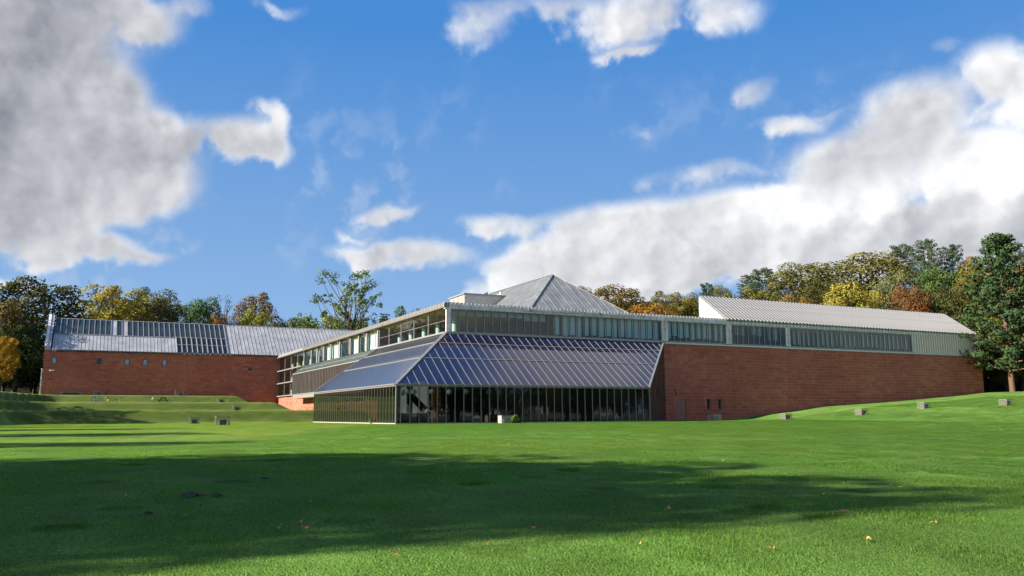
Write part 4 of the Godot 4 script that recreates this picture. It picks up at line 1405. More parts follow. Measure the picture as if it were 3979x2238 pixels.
func picnic_table(label: String, x: float, z: float, turn: float, m: Material, l := 2.2) -> void:
	var o := thing("picnic_table", label, "picnic table", G(x, z), "picnic tables on the terrace", turn)
	for i in 5:
		var b := Buf.new()
		b.obox(Vector3(0, 0.76, -0.32 + i * 0.16), Vector3(l / 2, 0, 0), Vector3(0, 0.025, 0), Vector3(0, 0, 0.072))
		done("top_plank", b, m, o)
	for s in [-1, 1]:
		var b := Buf.new()
		b.obox(Vector3(0, 0.45, s * 0.72), Vector3(l / 2, 0, 0), Vector3(0, 0.025, 0), Vector3(0, 0, 0.13))
		done("seat_plank", b, m, o)
	for s in [-1, 1]:
		var x2: float = s * (l / 2 - 0.35)
		for d in [-1, 1]:
			var b := Buf.new()
			b.bar(Vector3(x2, 0.73, d * 0.25), Vector3(x2, 0.0, d * 0.62), 0.10, 0.05, Vector3.RIGHT)
			done("leg", b, m, o)
		var c := Buf.new()
		c.obox(Vector3(x2 + 0.05, 0.40, 0), Vector3(0.025, 0, 0), Vector3(0, 0.05, 0), Vector3(0, 0, 0.82))
		c.obox(Vector3(x2 + 0.05, 0.70, 0), Vector3(0.025, 0, 0), Vector3(0, 0.045, 0), Vector3(0, 0, 0.36))
		done("cross_beam", c, m, o)


func ring(b: Buf, o: Vector3, x: Vector3, y: Vector3, r: float, w: float) -> void:
	for i in 20:
		var p := TAU * i / 20.0
		var q := TAU * (i + 1) / 20.0
		b.tube(o + (x * cos(p) + y * sin(p)) * r, o + (x * cos(q) + y * sin(q)) * r, w, w, 6)


func bicycle(label: String, x: float, z: float, turn: float, lean: float, m: Material) -> void:
	var o := thing("bicycle", label, "bicycle", G(x, z) + Vector3(0, 0.02, 0), "", turn)
	o.rotation.x = lean
	for s in [-0.52, 0.52]:
		var wheel := part("wheel", o)
		var t := Buf.new()
		ring(t, Vector3(s, 0.34, 0), Vector3.RIGHT, Vector3.UP, 0.32, 0.024)
		done("tyre", t, M.black, wheel)
		var r := Buf.new()
		ring(r, Vector3(s, 0.34, 0), Vector3.RIGHT, Vector3.UP, 0.29, 0.012)
		for k in 8:
			var d := Vector3(cos(TAU * k / 8), sin(TAU * k / 8), 0)
			r.tube(Vector3(s, 0.34, 0), Vector3(s, 0.34, 0) + d * 0.29, 0.008, 0.008, 4)
		done("rim", r, M.steel, wheel)
	var f := Buf.new()
	var bb := Vector3(-0.05, 0.32, 0)
	var seat := Vector3(-0.2, 0.82, 0)
	var head := Vector3(0.33, 0.84, 0)
	for q in [[bb, seat], [seat, head], [bb, head], [bb, Vector3(-0.52, 0.34, 0)], [seat, Vector3(-0.52, 0.34, 0)], [head, Vector3(0.52, 0.34, 0)]]:
		f.tube(q[0], q[1], 0.03, 0.03, 8)
	done("frame", f, m, o)
	var sd := Buf.new()
	sd.obox(Vector3(-0.22, 0.92, 0), Vector3(0.14, 0, 0), Vector3(0, 0.03, 0), Vector3(0, 0, 0.06))
	done("saddle", sd, M.black, o)
	var hb := Buf.new()
	hb.tube(head, Vector3(0.30, 1.0, 0), 0.02, 0.02)
	hb.tube(Vector3(0.30, 1.0, -0.28), Vector3(0.30, 1.0, 0.28), 0.018, 0.018)
	done("handlebar", hb, M.steel, o)
	var cr := Buf.new()
	ring(cr, bb, Vector3.RIGHT, Vector3.UP, 0.09, 0.012)
	cr.tube(bb + Vector3(0, 0, 0.08), bb + Vector3(0.12, -0.12, 0.08), 0.014, 0.014)
	cr.tube(bb + Vector3(0, 0, -0.08), bb + Vector3(-0.12, 0.12, -0.08), 0.014, 0.014)
	done("crank", cr, M.steel, o)


# one skin round a set of tapered limbs: bones are [from, to, radius, radius]
func skin(bones: Array, cell: float) -> ArrayMesh:
	var lo := Vector3.INF
	var hi := -Vector3.INF
	for k in bones:
		var r := Vector3.ONE * (maxf(k[2], k[3]) + cell * 2.5)
		lo = lo.min(k[0] - r).min(k[1] - r)
		hi = hi.max(k[0] + r).max(k[1] + r)
	var nx := int((hi.x - lo.x) / cell) + 2
	var ny := int((hi.y - lo.y) / cell) + 2
	var nz := int((hi.z - lo.z) / cell) + 2
	var fld := PackedFloat32Array()
	fld.resize(nx * ny * nz)
	fld.fill(1.0)
	var kk := 0.035
	for b in bones:
		var r := Vector3.ONE * (maxf(b[2], b[3]) + cell * 2.5)
		var p: Vector3 = (b[0].min(b[1]) - r - lo) / cell
		var q: Vector3 = (b[0].max(b[1]) + r - lo) / cell
		var ab: Vector3 = b[1] - b[0]
		var l2 := maxf(ab.length_squared(), 1e-8)
		for k in range(maxi(0, int(p.z)), mini(nz, int(q.z) + 1)):
			for j in range(maxi(0, int(p.y)), mini(ny, int(q.y) + 1)):
				for i in range(maxi(0, int(p.x)), mini(nx, int(q.x) + 1)):
					var w := lo + Vector3(i, j, k) * cell
					var t := clampf((w - b[0]).dot(ab) / l2, 0, 1)
					var d: float = (w - b[0] - ab * t).length() - lerpf(b[2], b[3], t)
					var at := (k * ny + j) * nx + i
					var e := fld[at]
					var h := clampf(0.5 + 0.5 * (e - d) / kk, 0, 1)
					fld[at] = lerpf(e, d, h) - kk * h * (1 - h)
	var ids := {}
	var vs := PackedVector3Array()
	var sx := 1
	var sy := nx
	var sz := nx * ny
	var corner := [0, sx, sy, sx + sy, sz, sx + sz, sy + sz, sx + sy + sz]
	var off := [Vector3(0, 0, 0), Vector3(1, 0, 0), Vector3(0, 1, 0), Vector3(1, 1, 0), Vector3(0, 0, 1), Vector3(1, 0, 1), Vector3(0, 1, 1), Vector3(1, 1, 1)]
	var edges := [[0, 1], [2, 3], [4, 5], [6, 7], [0, 2], [1, 3], [4, 6], [5, 7], [0, 4], [1, 5], [2, 6], [3, 7]]
	for k in nz - 1:
		for j in ny - 1:
			for i in nx - 1:
				var at := (k * ny + j) * nx + i
				var s := Vector3.ZERO
				var n := 0
				for e in edges:
					var f0 := fld[at + corner[e[0]]]
					var f1 := fld[at + corner[e[1]]]
					if (f0 < 0.0) != (f1 < 0.0):
						s += off[e[0]].lerp(off[e[1]], f0 / (f0 - f1))
						n += 1
				if n:
					ids[at] = vs.size()
					vs.append(lo + (Vector3(i, j, k) + s / n) * cell)
	var idx := PackedInt32Array()
	for at in ids:
		for q in [[sx, sy, sz], [sy, sz, sx], [sz, sx, sy]]:
			var a := fld[at]
			var b := fld[at + q[0]]
			if (a < 0.0) == (b < 0.0):
				continue
			var c0: int = at
			var c1: int = at - q[1]
			var c2: int = at - q[1] - q[2]
			var c3: int = at - q[2]
			if ids.has(c1) and ids.has(c2) and ids.has(c3):
				if a < 0.0:
					idx.append_array([ids[c0], ids[c3], ids[c2], ids[c0], ids[c2], ids[c1]])
				else:
					idx.append_array([ids[c0], ids[c1], ids[c2], ids[c0], ids[c2], ids[c3]])
	var st := SurfaceTool.new()
	st.begin(Mesh.PRIMITIVE_TRIANGLES)
	st.set_smooth_group(0)
	for i in idx:
		st.add_vertex(vs[i])
	st.index()
	st.generate_normals()
	return st.commit()


func hand(bones: Array, w: Vector3, along: Vector3, side: Vector3, curl: Vector3) -> void:
	var palm := w + along * 0.085
	bones.append([w, palm, 0.03, 0.034])
	for k in 4:
		var root: Vector3 = w + along * 0.07 + side * (k - 1.5) * 0.020
		var l: float = [0.062, 0.072, 0.068, 0.052][k]
		var mid := root + along * l * 0.6 + curl * 0.01
		bones.append([root, mid, 0.0095, 0.009])
		bones.append([mid, mid + along * l * 0.35 + curl * l * 0.5, 0.009, 0.008])
	var tb := w + along * 0.025 + side * 0.028
	bones.append([tb, tb + along * 0.04 + side * 0.02 + curl * 0.012, 0.011, 0.009])


func person(label: String, at: Vector3, turn: float, seated: bool, lean: float, shirt: Material, legs: Material, hair: Material) -> void:
	var o := thing("person", label, "person", at, "", turn)
	var hip_y := 0.93 if not seated else 0.52
	var hip := Vector3(0, hip_y, 0)
	var chest := hip + Vector3(0, 0.42, 0) + Vector3(0, -0.04, 0.30) * lean
	var neck := chest + Vector3(0, 0.14, 0.06 * lean)
	var head := neck + Vector3(0, 0.15, 0.03 + 0.05 * lean)
	var low := []
	var top := []
	var flesh := []
	top.append([hip + Vector3(-0.06, 0.08, 0), chest + Vector3(-0.08, 0, 0), 0.125, 0.125])
	top.append([hip + Vector3(0.06, 0.08, 0), chest + Vector3(0.08, 0, 0), 0.125, 0.125])
	top.append([chest + Vector3(-0.15, 0.05, 0), chest + Vector3(0.15, 0.05, 0), 0.075, 0.075])
	for s in [-1.0, 1.0]:
		var hj := hip + Vector3(s * 0.09, 0, 0)
		var knee := hj + (Vector3(s * 0.02, -0.44, 0.03) if not seated else Vector3(s * 0.03, 0.0, 0.43))
		var ankle := knee + (Vector3(0, -0.41, -0.03) if not seated else Vector3(0, -0.44, 0.02))
		low.append([hj, knee, 0.095, 0.062])
		low.append([knee, ankle, 0.062, 0.042])
		low.append([ankle, ankle + Vector3(0, -0.045, 0.16), 0.045, 0.035])
		var sh := chest + Vector3(s * 0.19, 0.05, 0)
		var elbow := sh + Vector3(s * 0.05, -0.25, 0.08 + 0.1 * lean)
		var wrist := elbow + Vector3(-s * 0.06, -0.02, 0.25)
		top.append([sh, elbow, 0.06, 0.046])
		top.append([elbow, wrist, 0.046, 0.034])
		hand(flesh, wrist, Vector3(-s * 0.2, -0.1, 0.97).normalized(), Vector3(-s, 0, 0), Vector3(0, -1, 0))
	low.append([hip + Vector3(-0.08, 0, 0), hip + Vector3(0.08, 0, 0), 0.12, 0.12])
	flesh.append([neck + Vector3(0, -0.08, 0), head, 0.058, 0.055])
	flesh.append([head + Vector3(0, 0.05, -0.01), head + Vector3(0, -0.03, 0.015), 0.10, 0.075])
	flesh.append([head + Vector3(0, 0.02, 0.10), head + Vector3(0, -0.015, 0.118), 0.012, 0.018])
	for s in [-1.0, 1.0]:
		flesh.append([head + Vector3(s * 0.098, 0.02, 0), head + Vector3(s * 0.098, -0.02, 0), 0.018, 0.014])
	put("shirt", skin(top, 0.022), shirt, o)
	put("trousers", skin(low, 0.022), legs, o)
	put("skin", skin(flesh, 0.011), M.flesh, o)
	put("hair", skin([[head + Vector3(0, 0.09, -0.03), head + Vector3(0, 0.02, -0.055), 0.085, 0.085], [head + Vector3(0, 0.11, 0.03), head + Vector3(0, 0.11, -0.03), 0.05, 0.06]], 0.014), hair, o)
	var eyes := Buf.new()
	for s in [-1.0, 1.0]:
		eyes.obox(head + Vector3(s * 0.035, 0.035, 0.083), Vector3(0.012, 0, 0), Vector3(0, 0.006, 0), Vector3(0, 0, 0.012))
	eyes.obox(head + Vector3(0, -0.055, 0.086), Vector3(0.022, 0, 0), Vector3(0, 0.004, 0), Vector3(0, 0, 0.01))
	done("face", eyes, M.black, o)
	if seated:
		var c := thing("chair", "dark cafe chair under the seated person behind the corner glass", "chair", at, "", turn)
		var b := Buf.new()
		b.obox(Vector3(0, 0.41, 0.02), Vector3(0.21, 0, 0), Vector3(0, 0.02, 0), Vector3(0, 0, 0.21))
		done("seat", b, M.innerdark, c)
		b = Buf.new()
		b.obox(Vector3(0, 0.68, -0.20), Vector3(0.20, 0, 0), Vector3(0, 0.14, 0), Vector3(0, 0, 0.015))
		done("backrest", b, M.innerdark, c)
		for sx in [-0.18, 0.18]:
			for sz in [-0.18, 0.2]:
				b = Buf.new()
				b.bar(Vector3(sx, 0, sz), Vector3(sx, 0.40 if sz > 0 else 0.8, sz), 0.03, 0.03, Vector3.BACK)
				done("leg", b, M.innerdark, c)


func lawn_things() -> void:
	M.cageframe = mat(lin(0.15, 0.145, 0.125), 0.7)
	M.cagewire = mat(lin(0.20, 0.20, 0.18), 0.6)
	M.cagewhite = mat(lin(0.42, 0.42, 0.40), 0.6)
	M.block = mat(lin(0.12, 0.115, 0.10), 0.9, noise_tex(0.06, 0.6, 1.0, 53), 0.8)
	M.wood = mat(lin(0.55, 0.42, 0.25), 0.8, noise_tex(0.05, 0.75, 1.0, 51), 0.7)
	M.wooddark = mat(lin(0.10, 0.065, 0.045), 0.85, noise_tex(0.05, 0.75, 1.0, 52), 0.7)
	M.blue = mat(lin(0.12, 0.30, 0.62), 0.4)
	M.silver = mat(lin(0.50, 0.50, 0.52), 0.4, null, 1.0, 0.3)
	M.flesh = mat(lin(0.50, 0.30, 0.22), 0.6)
	var box_size := Vector3(1.0, 0.70, 0.85)
	cage("white slatted cage partly hidden by a shrub before the dark glass wall", 36.3, 73.4, Vector3(1.3, 0.80, 0.8), true)
	cage("white slatted cage on the lawn below the two slit windows", 66.3, 78.4, Vector3(1.25, 0.78, 1.1), true)
	cage("grey wire cage where the lawn begins to rise along the stone wall", 72.3, 73.0, box_size)
	cage("grey wire cage part way up the sloping lawn, third from its top", 78.0, 67.2, box_size)
	cage("grey wire cage high on the sloping lawn, next to the topmost one", 86.0, 65.3, box_size)
	cage("topmost wire cage on the sloping lawn, near the right end of the museum", 92.4, 59.7, box_size)
	cage("moss stained cage at the foot of the lowest grass terrace", 10.9, 102.4, box_size)
	cage("large cage out on the mown lawn, nearest of those by the terraces", 11.3, 82.6, Vector3(1.2, 0.80, 0.9))
	cage("wire cage against the middle terrace bank, left of the low stone wall", 18.4, 121.5, box_size)
	cage("wire cage on the upper terrace right of the dark picnic table", 18.9, 140.9, box_size)
	cage("pale framed cage at the foot of the wing wall above the dark picnic table", 15.1, 168.0, Vector3(1.5, 0.95, 0.9))
	cage("low cage at the foot of the wing wall behind the pale picnic table", 1.5, 170.0, Vector3(1.7, 0.8, 0.9))
	picnic_table("pale wooden picnic table seen from its long side on the terrace", 3.4, 140.0, 0.12, M.wood, 2.4)
	picnic_table("dark wooden picnic table seen end on beside a parked bicycle", 10.3, 140.2, 1.45, M.wooddark, 2.0)
	bicycle("light blue bicycle tipped on its side left of the pale picnic table", 1.2, 139.2, 0.5, -0.55, M.blue)
	bicycle("silver bicycle standing upright left of the dark picnic table", 8.7, 139.6, 1.25, 0.06, M.silver)
	# low bench at the foot of the wing
	var bench := thing("stone_bench", "low grey bench between two posts at the foot of the wing wall", "bench", G(-2.9, 171.2))
	var b := Buf.new()
	b.obox(Vector3(0, 0.28, 0), Vector3(1.35, 0, 0), Vector3(0, 0.14, 0), Vector3(0, 0, 0.22))
	done("seat", b, M.innerdark, bench)
	b = Buf.new()
	b.obox(Vector3(0, 0.47, 0), Vector3(1.5, 0, 0), Vector3(0, 0.03, 0), Vector3(0, 0, 0.25))
	done("rail", b, M.concrete, bench)
	for s in [-1.55, -1.3, 1.3, 1.55]:
		b = Buf.new()
		b.obox(Vector3(s, 0.25, 0), Vector3(0.06, 0, 0), Vector3(0, 0.27, 0), Vector3(0, 0, 0.2))
		done("post", b, M.concrete, bench)
	# globes in the restaurant
	var gl := mat(lin(0.42, 0.64, 0.70), 0.15)
	var spots := [[28.12, 2.25, 77.0, "first from the corner, hung near the front panes"], [30.59, 2.34, 78.5, "in front of the yellow timber post"], [32.26, 2.31, 78.0, "before the dark wall right of the timber post"], [27.97, 2.25, 80.0, "partly behind the green corner panel"], [28.30, 2.32, 79.3, "close behind the first mullion"], [34.56, 2.38, 79.0, "dim behind reflections, next right of the bright ones"], [37.1, 2.4, 79.0, "dim behind reflections, second right of the bright ones"], [39.8, 2.4, 79.0, "dim behind reflections, third right of the bright ones"]]
	for q in spots:
		var t := thing("globe_lamp", "pale blue globe lamp %s" % q[3], "lamp", P(q[0], q[1], q[2]), "globe lamps hanging in the restaurant")
		var sp := SphereMesh.new()
		sp.radius = 0.275
		sp.height = 0.55
		put("globe", sp, gl, t)
		var c := Buf.new()
		var top: float = lerpf(2.98, 8.86, (q[2] - ZF) / (ZC - ZF)) - q[1] - 0.4
		c.tube(Vector3(0, 0.27, 0), Vector3(0, top, 0), 0.012, 0.012)
		done("cord", c, M.black, t)
	person("person in a white shirt leaning forward behind the glass", P(29.6, -0.69, 77.6), 1.2, false, 0.8, mat(lin(0.72, 0.72, 0.76), 0.9), M.innerdark, M.black)
	person("person in a navy jumper standing right of the timber post", P(32.3, -0.69, 78.6), -0.6, false, 0.1, mat(lin(0.03, 0.04, 0.10), 0.9), M.innerdark, M.black)
	person("person in dark clothes seated near the front panes", P(30.9, -0.69, 76.6), -0.4, true, 0.3, mat(lin(0.06, 0.06, 0.07), 0.9), M.innerdark, M.black)
	# shrub beside the cage
	var sh := thing("shrub", "small round green shrub against the dark glass wall", "shrub", G(36.95, 72.75))
	var lv := leaf_buf(11, [[Vector3(0, 0.40, 0), 0.36], [Vector3(0.30, 0.30, 0.1), 0.28], [Vector3(-0.25, 0.28, 0), 0.26], [Vector3(0.10, 0.62, 0), 0.20], [Vector3(-0.12, 0.55, 0.1), 0.17], [Vector3(0.42, 0.18, 0), 0.2]], 300, 0.075, 0.18, 0.0)
	done("foliage", lv, leaf_mat(lin(0.055, 0.10, 0.022)), sh)
	var stem := Buf.new()
	for k in 5:
		var a := TAU * k / 5
		stem.tube(Vector3(0, -0.05, 0), Vector3(cos(a) * 0.2, 0.4, sin(a) * 0.2), 0.02, 0.01, 5)
	done("stem", stem, M.wooddark, sh)
	# weed at the foot of the left wall
	var wd := thing("weed", "small weed growing at the foot of the left glass wall", "plant", G(XF - 0.25, 82.0))
	done("foliage", leaf_buf(12, [[Vector3(0, 0.2, 0), 0.18], [Vector3(0, 0.42, 0), 0.12]], 60, 0.06, 0.2, 0.0), leaf_mat(lin(0.10, 0.17, 0.03)), wd)
	# worm of bare soil and fallen leaves on the lawn
	var soil := mat(lin(0.075, 0.048, 0.029), 1.0, noise_tex(0.06, 0.5, 1.0, 61), 0.5)
	var mounds := [[1.75, 16.2, 0.19, "largest mound of bare dark soil in the shaded lawn"], [2.15, 15.95, 0.10, "smaller soil mound touching the largest one"], [3.6, 19.3, 0.09, "soil mound up the lawn behind the largest one"], [0.9, 13.9, 0.07, "small dark soil mound left of the largest one"], [10.6, 9.6, 0.10, "crumbly soil mound near the right front of the lawn"]]
	for q in mounds:
		var mb := Buf.new()
		var rows := 9
		var cols := 20
		var pts := []
		for i in rows + 1:
			var line := []
			for k in cols:
				var a := TAU * k / cols
				var t := float(i) / rows
				var r: float = q[2] * t * (1.0 + 0.35 * sin(a * 3.0 + q[0]) * t + 0.2 * sin(a * 7.0 + q[1] * 3.0))
				var y: float = 0.16 * q[2] * (1.0 - t * t) + rng.randf_range(0.0, 0.10) * q[2] * (1.0 - t * 0.6) - 0.02 * t
				line.append(Vector3(cos(a) * r, y + 0.02, sin(a) * r * 1.4))
			pts.append(line)
		for i in rows:
			for k in cols:
				var k1 := (k + 1) % cols
				mb.quad(pts[i][k], pts[i][k1], pts[i + 1][k1], pts[i + 1][k])
		var mo := done("soil_mound", mb, soil)
		mo.position = G(q[0], q[1]) + Vector3(0, 0.01, 0)
		tag(mo, q[3], "soil", "soil mounds in the lawn")
	var lm := [mat(lin(0.50, 0.20, 0.04), 0.7), mat(lin(0.42, 0.27, 0.10), 0.7), mat(lin(0.30, 0.13, 0.05), 0.7)]
	for m in lm:
		m.backlight_enabled = true
		m.backlight = lin(0.2, 0.1, 0.03)
	var shapes := []
	for k in 3:
		var lb := Buf.new()
		var n := 9
		var pts := []
		for i in n:
			var a := TAU * i / n
			var r := 0.032 * (0.65 + 0.5 * absf(cos(a * 2.5)) + rng.randf() * 0.15)
			pts.append(Vector3(cos(a) * r, 0.012 + 0.022 * sin(a * 2.0 + k) * r / 0.05, sin(a) * r * 0.8))
		for i in n:
			lb.tri(Vector3(0, 0.004, 0), pts[i], pts[(i + 1) % n])
		lb.tube(Vector3(0.04, 0.01, 0), Vector3(0.10, 0.025, 0.01), 0.003, 0.003, 4)
		shapes.append(lb.mesh())
	var known := [[0.7, 16.3], [2.7, 11.8], [4.3, 9.2], [7.1, 7.5], [10.7, 8.1], [3.1, 9.0], [5.9, 8.4], [12.2, 11.5], [14.4, 13.0], [8.8, 21.5], [17.5, 20.4], [6.0, 27.5], [22.0, 22.0], [11.0, 30.0]]
	while known.size() < 60:
		var a := deg_to_rad(rng.randf_range(-5, 60))
		var d := rng.randf_range(8.5, 40.0)
		known.append([sin(a) * d, cos(a) * d])
	for i in known.size():
		var q: Array = known[i]
		var l := put("fallen_leaf", shapes[i % 3], lm[i % 3])
		l.position = G(q[0], q[1]) + Vector3(0, 0.032, 0)
		l.rotation = Vector3(rng.randf_range(-0.35, 0.35), rng.randf() * TAU, rng.randf_range(-0.35, 0.35))
		var s := rng.randf_range(0.7, 1.3)
		l.scale = Vector3(s, s, s)
		tag(l, "small dry autumn leaf lying on the grass lawn", "leaf", "fallen leaves on the lawn")


# ---------------------------------------------------------------- trees
const HUES := {
	"brown": [0.105, 0.080, 0.026], "darkolive": [0.052, 0.056, 0.018], "gold": [0.26, 0.165, 0.024], "darkgreen": [0.030, 0.050, 0.018],
	"yellow": [0.225, 0.195, 0.038], "greyolive": [0.105, 0.110, 0.050], "green": [0.056, 0.096, 0.028], "bark": [0.085, 0.055, 0.030],
	"orange": [0.205, 0.120, 0.026], "rust": [0.150, 0.098, 0.026], "lime": [0.145, 0.155, 0.030], "fresh": [0.085, 0.130, 0.036],
	"olive": [0.110, 0.105, 0.028], "gold olive": [0.112, 0.110, 0.030], "red": [0.125, 0.058, 0.024], "pine": [0.036, 0.063, 0.027],
}

func leaf_mat(c: Color) -> StandardMaterial3D:
	var m := vmat(c, 0.9)
	m.backlight_enabled = true
	var l := c.srgb_to_linear()
	m.backlight = lin(minf(l.r * 2.2, 0.5), minf(l.g * 2.2, 0.5), minf(l.b * 1.6, 0.4))
	m.metallic_specular = 0.12
	return m


# leaves spread over the outsides of lobes ([centre, radius])
func leaf_buf(seed_: int, lobes: Array, per: int, size: float, vary: float, droop: float, flat := 1.0) -> Buf:
	var r := RandomNumberGenerator.new()
	r.seed = seed_
	var b := Buf.new()
	for lobe in lobes:
		var c: Vector3 = lobe[0]
		var rad: float = lobe[1]
		var tone := 1.0 + r.randf_range(-vary, vary)
		var warm := r.randf_range(-vary, vary) * 0.8
		var n := int(per * (lobe[2] if lobe.size() > 2 else 1.0))
		for i in n:
			var d := Vector3(r.randfn(), r.randfn() + 0.15, r.randfn()).normalized()
			# small bunches within a lobe
			var bump := 1.0 + 0.20 * sin(d.x * 7.0 + seed_) * sin(d.y * 8.0 + c.x * 9.0) * sin(d.z * 7.0 + c.z * 7.0)
			var k := rad * bump * (0.62 + 0.40 * sqrt(r.randf()))
			var p := c + Vector3(d.x, d.y * flat, d.z) * k
			p.y -= droop * r.randf() * rad
			var f := (d + Vector3(r.randfn(), r.randfn(), r.randfn()) * 0.55).normalized()
			var x := f.cross(Vector3(r.randfn(), r.randfn(), r.randfn())).normalized()
			var y := f.cross(x)
			var s := size * r.randf_range(0.6, 1.25)
			var l := tone * r.randf_range(0.82, 1.16)
			b.col = Color(l * (1.0 + warm), l, l * (1.0 - warm * 0.5), 1)
			var m := (d * 0.75 + f * 0.5).normalized()
			var q0 := p - x * s
			var q1 := p + y * s * 0.62
			var q2 := p + x * s
			var q3 := p - y * s * 0.62
			b.v.append_array([q0, q1, q2, q0, q2, q3])
			b.n.append_array([m, m, m, m, m, m])
			for t in 6:
				b.c.append(b.col)
	return b


func limb(b: Buf, p: Vector3, q: Vector3, r0: float, r1: float, r: RandomNumberGenerator, bend := 0.12) -> void:
	var last := p
	var n := 3
	for i in n:
		var t := (i + 1.0) / n
		var w := p.lerp(q, t)
		if i < n - 1:
			w += Vector3(r.randf_range(-1, 1), r.randf_range(-0.3, 0.6), r.randf_range(-1, 1)) * p.distance_to(q) * bend
		b.tube(last, w, lerpf(r0, r1, float(i) / n), lerpf(r0, r1, t), 6)
		last = w


